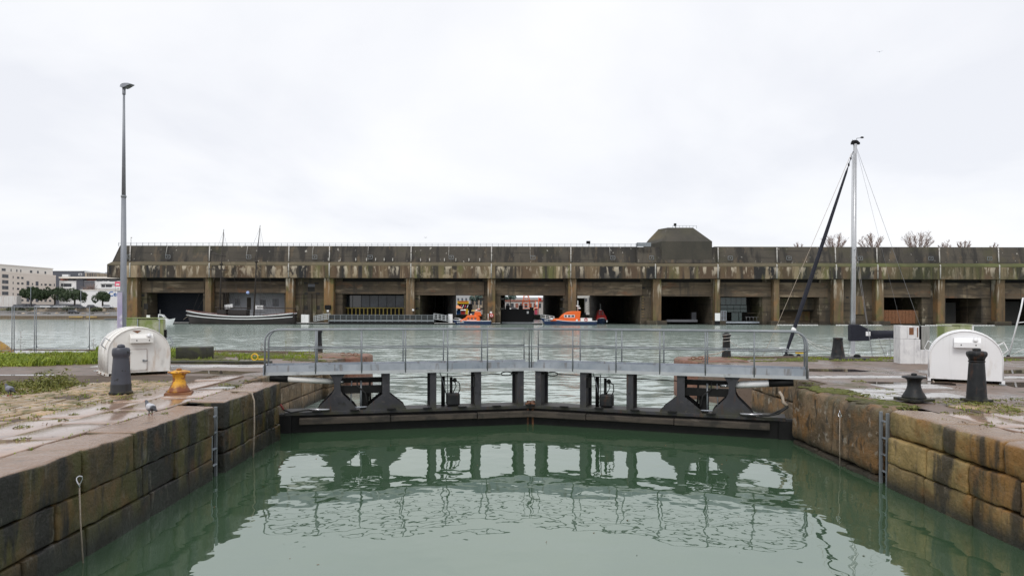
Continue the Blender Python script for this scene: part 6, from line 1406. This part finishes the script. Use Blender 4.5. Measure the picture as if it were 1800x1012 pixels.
# cars
def car_proto(cm, nm):
    t = thing('parked_car', 'x', 'car', (0,0,0), 0, 'cars parked on the far left shore')
    b = MB(); b.extry([(-2.1,.3),(-2.15,.85),(-1.9,1.0),(1.2,1.0),(2.05,.82),(2.1,.3)], -.85, .85); b.build('body', cm, t, bevel=.08)
    b = MB(); b.add([(-1.9,-.8,1.0),(1.1,-.8,1.0),(1.1,.8,1.0),(-1.9,.8,1.0),(-1.6,-.65,1.55),(.4,-.65,1.55),(.4,.65,1.55),(-1.6,.65,1.55)],[(0,1,5,4),(1,2,6,5),(2,3,7,6),(3,0,4,7),(4,5,6,7)]); b.build('cabin', M['win'], t)
    MB().box(-1.55,.35,-.63,.63,1.552,1.60).build('roof', cm, t)
    for x in (-1.3,1.3):
        for s in (-.8,.8): MB().tube([(x,s-.1,.32),(x,s+.1,.32)],.32,10).build('wheel', M['rubber'], t)
    for s in (-.6,.6): MB().box(2.08,2.13,s-.15,s+.15,.6,.75).build('headlight', M['far_white'], t)
    return t
CC = {'dark': mat('dark_car_paint',(.02,.02,.025),rough=.3), 'silver': mat('silver_car_paint',(.4,.41,.43),rough=.3,metal=.4), 'white': M['far_white'], 'grey': mat('grey_car_paint',(.12,.13,.15),rough=.3)}
protos = {k: car_proto(v, k) for k, v in CC.items()}
used = set()
cars = [(130,290,2.28,.05,'dark','dark estate car parked alone by the far quay road'),(32,300,4.6,.1,'grey','grey car parked left of the first pine trunk'),(43,301,4.6,.1,'dark','dark car parked behind the left fence post'),(70,302,4.6,.1,'silver','silver car parked between the first two pine trunks'),(81,300,4.6,.1,'white','white car parked by the second pine'),(91,301,4.6,.1,'grey','grey car parked under the second pine'),(104,300,4.6,.1,'silver','silver car parked before the third pine'),(113,301,4.6,.1,'white','white car parked left of the third pine trunk'),(140,301,4.6,.1,'dark','dark car parked right of the third pine trunk'),(162,301,4.6,.1,'dark','dark car parked under the white store wall'),(190,301,4.6,.1,'silver','silver car parked right of the lone pine')]
for px, Y, z, rz, k, lab in cars:
    o = protos[k] if k not in used else copy_tree(protos[k]); used.add(k)
    o.location = (PX(px,Y),Y,z); o.rotation_euler = (0,0,rz); o['label'] = lab
for px, Y, lab, h in ((54,300,'thin lamp pole behind the leftmost pine',9.5),(142,298,'thin lamp pole at the left corner of the white store',8.6)):
    t = thing('street_lamp', lab, 'street lamp', (PX(px,Y),Y,4.5), 0, 'far lamp poles'); MB().tube([(0,0,-.1),(0,0,h)],[.12,.07],6).build('pole', M['galv'], t); MB().box(-.1,.7,-.1,.1,h,h+.12).build('lamp_head', M['galv'], t)
t = thing('barrier', 'pale mesh barrier on the far quay left of the bunker', 'barrier', (PX(198,281),281.5,1.5))
for k in range(6): MB().box(-2.5+k,-2.44+k,0,.06,0,2.4).build('post', M['galv'], t)
for z in (.3,1.3,2.35): MB().box(-2.5,2.56,.07,.11,z-.04,z+.04).build('bar', M['galv'], t)
float_dock(183, 207, 272, 'pale floating dock below the far mesh barrier', .5)

# ---------------------------------------------------------------- street beyond the see-through pens
tag(MB().box(-30, 60, BB+2, 460, 0, 2.2).build('street_ground', M['shore']), kind='structure')
Yk = 345
def cube(label, nm, cat, px0, px1, py0, py1, Y, d, m, roof=None):
    t = thing(nm, label, cat, (0,Y,0)); MB().box(PX(px0,Y),PX(px1,Y),0,d,2.2,PZ(py0,Y)).build('wall', m, t)
    if roof: MB().box(PX(px0,Y)-.2,PX(px1,Y)+.2,-.2,d+.2,PZ(py0,Y)+.01,PZ(py0,Y)+.35).build('roof', roof, t)
    return t
t = cube('grey white building seen through the left see-through pen', 'street_building', 'building', 780, 826, 495, 560, 400, 12, mat('grey_facade',(.42,.42,.43),rough=.8), M['galv'])
for k in range(5):
    for z in (524,534): MB().box(PX(790+7*k,399.9),PX(793+7*k,399.9),-.1,.1,PZ(z+5,400),PZ(z,400)).build('window', M['slate'], t)
t = cube('brown roofed building behind the yellow kiosk', 'street_building', 'building', 826, 862, 512, 560, 410, 12, M['tan_wall'], M['brick_red'])
for k in range(4): MB().box(PX(829+7*k,410),PX(833+7*k,410),-.1,.1,PZ(536,410),PZ(524,410)).build('window', M['win'], t)
t = thing('kiosk', 'colourful fairground kiosk with dark front and yellow top beyond the left pen', 'kiosk', (0,Yk,0))
MB().box(PX(804,Yk),PX(830,Yk),0,5,2.2,PZ(534,Yk)).build('dark_front', M['black'], t); MB().box(PX(804,Yk),PX(824,Yk),-.4,-.05,PZ(534,Yk),PZ(529,Yk)).build('yellow_sign', M['yellow'], t); MB().box(PX(806,Yk),PX(822,Yk),-.5,-.41,PZ(531,Yk),PZ(529.6,Yk)).build('red_strip', M['red'], t)
for k in range(4): MB().bar((PX(809+4*k,Yk),-.2,PZ(541,Yk)),(PX(811+4*k,Yk),-.2,PZ(536,Yk)),.3,.35).build('white_letter_stroke', M['far_white'] if k % 2 else M['pink'], t)
MB().box(PX(816,Yk),PX(823,Yk),-1,-.06,2.2,PZ(543,Yk)).build('yellow_counter', M['yellow'], t)
t = thing('market_tent', 'pale orange pointed tent beyond the left see-through pen', 'tent', (PX(804.5,338),338,2.2)); c_ = mat('peach_canvas',(.8,.36,.18),rough=.8)
MB().lathe([(2.8,PZ(542.5,338)-2.2),(2.7,PZ(542,338)-2.2),(1.3,PZ(539,338)-2.2),(.1,PZ(536,338)-2.2)],4).build('canopy', c_, t)
for s in (-1,1): MB().tube([(s*1.9,0,0),(s*1.9,0,PZ(542.5,338)-2.2)],.1,5).build('pole', M['far_white'], t)
MB().box(-.6,1.3,.5,1,0,1.9).build('blue_back_panel', M['blue_sign'], t)
t = thing('shop_sign', 'red and white signboard beyond the left see-through pen', 'sign', (PX(796.5,350),350,2.2)); MB().box(-1.1,1.1,0,.2,PZ(531,350)-2.2,PZ(526,350)-2.2).build('board', M['red'], t); MB().box(-.9,.9,-.05,0,PZ(525.8,350)-2.2,PZ(524,350)-2.2).build('white_board', M['far_white'], t); MB().tube([(0,.1,0),(0,.1,PZ(524,350)-2.2)],.1,5).build('post', M['galv_dark'], t)
M['hedge'] = mat('blue_green_leaves', (.07,.11,.09), (.14,.19,.17), scale=.3, rough=.8)
cm2 = crown_mesh(4,3,3,900,14,M['hedge'],.4)
for px, py, Y, s, lab in ((840,525,380,1.3,'blue green tree beyond the left see-through pen'),(897,524,380,1.0,'blue green tree beyond the black barge')):
    t = thing('street_tree', lab, 'tree', (PX(px,Y),Y,PZ(py,Y))); c = place('crown', cm2, t); c.scale = (s,s,s); MB().tube([(0,0,2.2-PZ(py,Y)),(0,0,.5)],.25,6).build('trunk', M['bark'], t)
t = cube('pale long building beyond the black barge', 'street_building', 'building', 876, 960, 524, 560, 420, 12, mat('pale_facade',(.5,.47,.45),rough=.8), M['galv'])
for k in range(9): MB().box(PX(882+8*k,420),PX(887+8*k,420),-.1,.1,PZ(541,420),PZ(533,420)).build('window', M['win'] if k % 3 else M['brick_red'], t)
MB().box(PX(878,420),PX(955,420),-.4,-.11,PZ(530,420),PZ(527,420)).build('sign_band', M['brick_red'], t)
t = thing('lattice_tower', 'orange red lattice tower beyond the black barge', 'tower', (PX(925,360),360,2.2)); b = MB(); hh = PZ(505,360)-2.2
for s in (-1,1): b.tube([(s*2.6,0,2.5),(s*.4,0,hh)],.22,5)
for k in range(7): z0 = 2.5+(hh-2.5)*k/7; z1 = 2.5+(hh-2.5)*(k+1)/7; w0 = 2.6-2.2*k/7; w1 = 2.6-2.2*(k+1)/7; b.tube([(-w0,0,z0),(w1,0,z1)],.14,4); b.tube([(w0,0,z0),(-w1,0,z1)],.14,4)
b.build('lattice', M['orange'], t); MB().box(-2.8,2.8,-.5,.5,0,2.5).build('base', M['galv'], t)
for i, (px, lab) in enumerate(((946,'orange mast pole nearest the dark pen wall beyond the barge'),(940,'orange mast pole left of the tallest one beyond the barge'))):
    t = thing('flag_pole', lab, 'pole', (PX(px,355),355,2.2)); MB().tube([(0,0,0),(.3,0,9-2*i)],.2,5).build('pole', M['orange'], t); MB().box(.3,1.6,0,.06,7-2*i,8.6-2*i).build('flag', M['far_white'] if i else M['red'], t)
t = thing('awning', 'grey sloped awning behind the black barge', 'awning', (PX(904,340),340,2.2)); MB().extry([(-2.4,1.2),(2.2,1.2),(1.8,2.6),(-.9,4.1)],0,3).build('cloth', M['grey_wall'], t)
for s in (-2,2): MB().tube([(s,.1,0),(s,.1,1.3)],.08,5).build('pole', M['galv'], t)
t = thing('scaffold', 'white scaffold frame left of the black barge', 'scaffold', (PX(884,200.5),203,.0))
for x in (-.9,0,.9): MB().box(x-.12,x+.12,0,.2,-.5,4.6).build('upright', M['far_white'], t)
for z in (1.6,2.7,3.8,4.5): MB().box(-1.0,1.0,.21,.35,z-.1,z+.1).build('ledger', M['far_white'], t)
t = cube('white and grey building beyond the bow rescue boat pen', 'street_building', 'building', 966, 1050, 505, 560, 400, 12, mat('pale_grey_facade',(.5,.49,.46),rough=.8), M['galv'])
for k in range(5): MB().box(PX(1008+7*k,400),PX(1011+7*k,400),-.1,.1,PZ(530,400),PZ(524,400)).build('window', M['slate'], t)
t = thing('yellow_crane', 'pale yellow crane arm seen beside the pillar behind the larger rescue boat', 'crane', (PX(1021,300),300,0)); MB().box(-1.6,1.6,0,1.5,3.0,9.6).build('crane_cab', mat('pale_yellow',(.6,.5,.25),rough=.6), t); MB().box(-2.2,2.2,-.4,-.05,2.2,3.2).build('base_plate', M['galv'], t)
for k in range(6): MB().bar((1.8,-.3,3.2+1.1*k),(3.6,-.3,4.3+1.1*k),.18,.18).build('lattice_bar', M['far_white'], t)
for x in (1.8,3.6): MB().box(x-.12,x+.12,-.2,.05,3.2,10).build('lattice_post', M['far_white'], t)
for k, (px, py, Y, wd, ht, c, lab) in enumerate(((814,546,335,2.2,1.9,'red','red stall front low beyond the left pen'),(834,549,333,2.6,1.6,'galv','grey van-like stall low beyond the left pen'),(843,545,336,2.0,2.4,'far_white','white stall right of the rescue boat beyond the left pen'),(893,541,338,2.4,2.6,'tan_wall','beige stall left of the grey awning'),(934,545,333,2.6,2.2,'maroon','maroon stall beyond the right end of the barge'),(942,543,337,1.6,3.0,'pink','pink stall beside the orange poles'))):
    q = thing('market_stall', lab, 'stall', (PX(px,Y),Y,2.2)); MB().box(-wd/2,wd/2,0,2,0,ht).build('counter', M[c], q); MB().extr([(-.6,ht+.05),(2.1,ht+.05),(2.1,ht+.5)],-wd/2-.2,wd/2+.2).build('canopy', M[('far_white','yellow','orange')[k % 3]], q)
    for s in (-1,1): MB().box(s*wd/2-.06,s*wd/2+.06,-.55,-.43,0,ht+.04).build('pole', M['galv'], q)
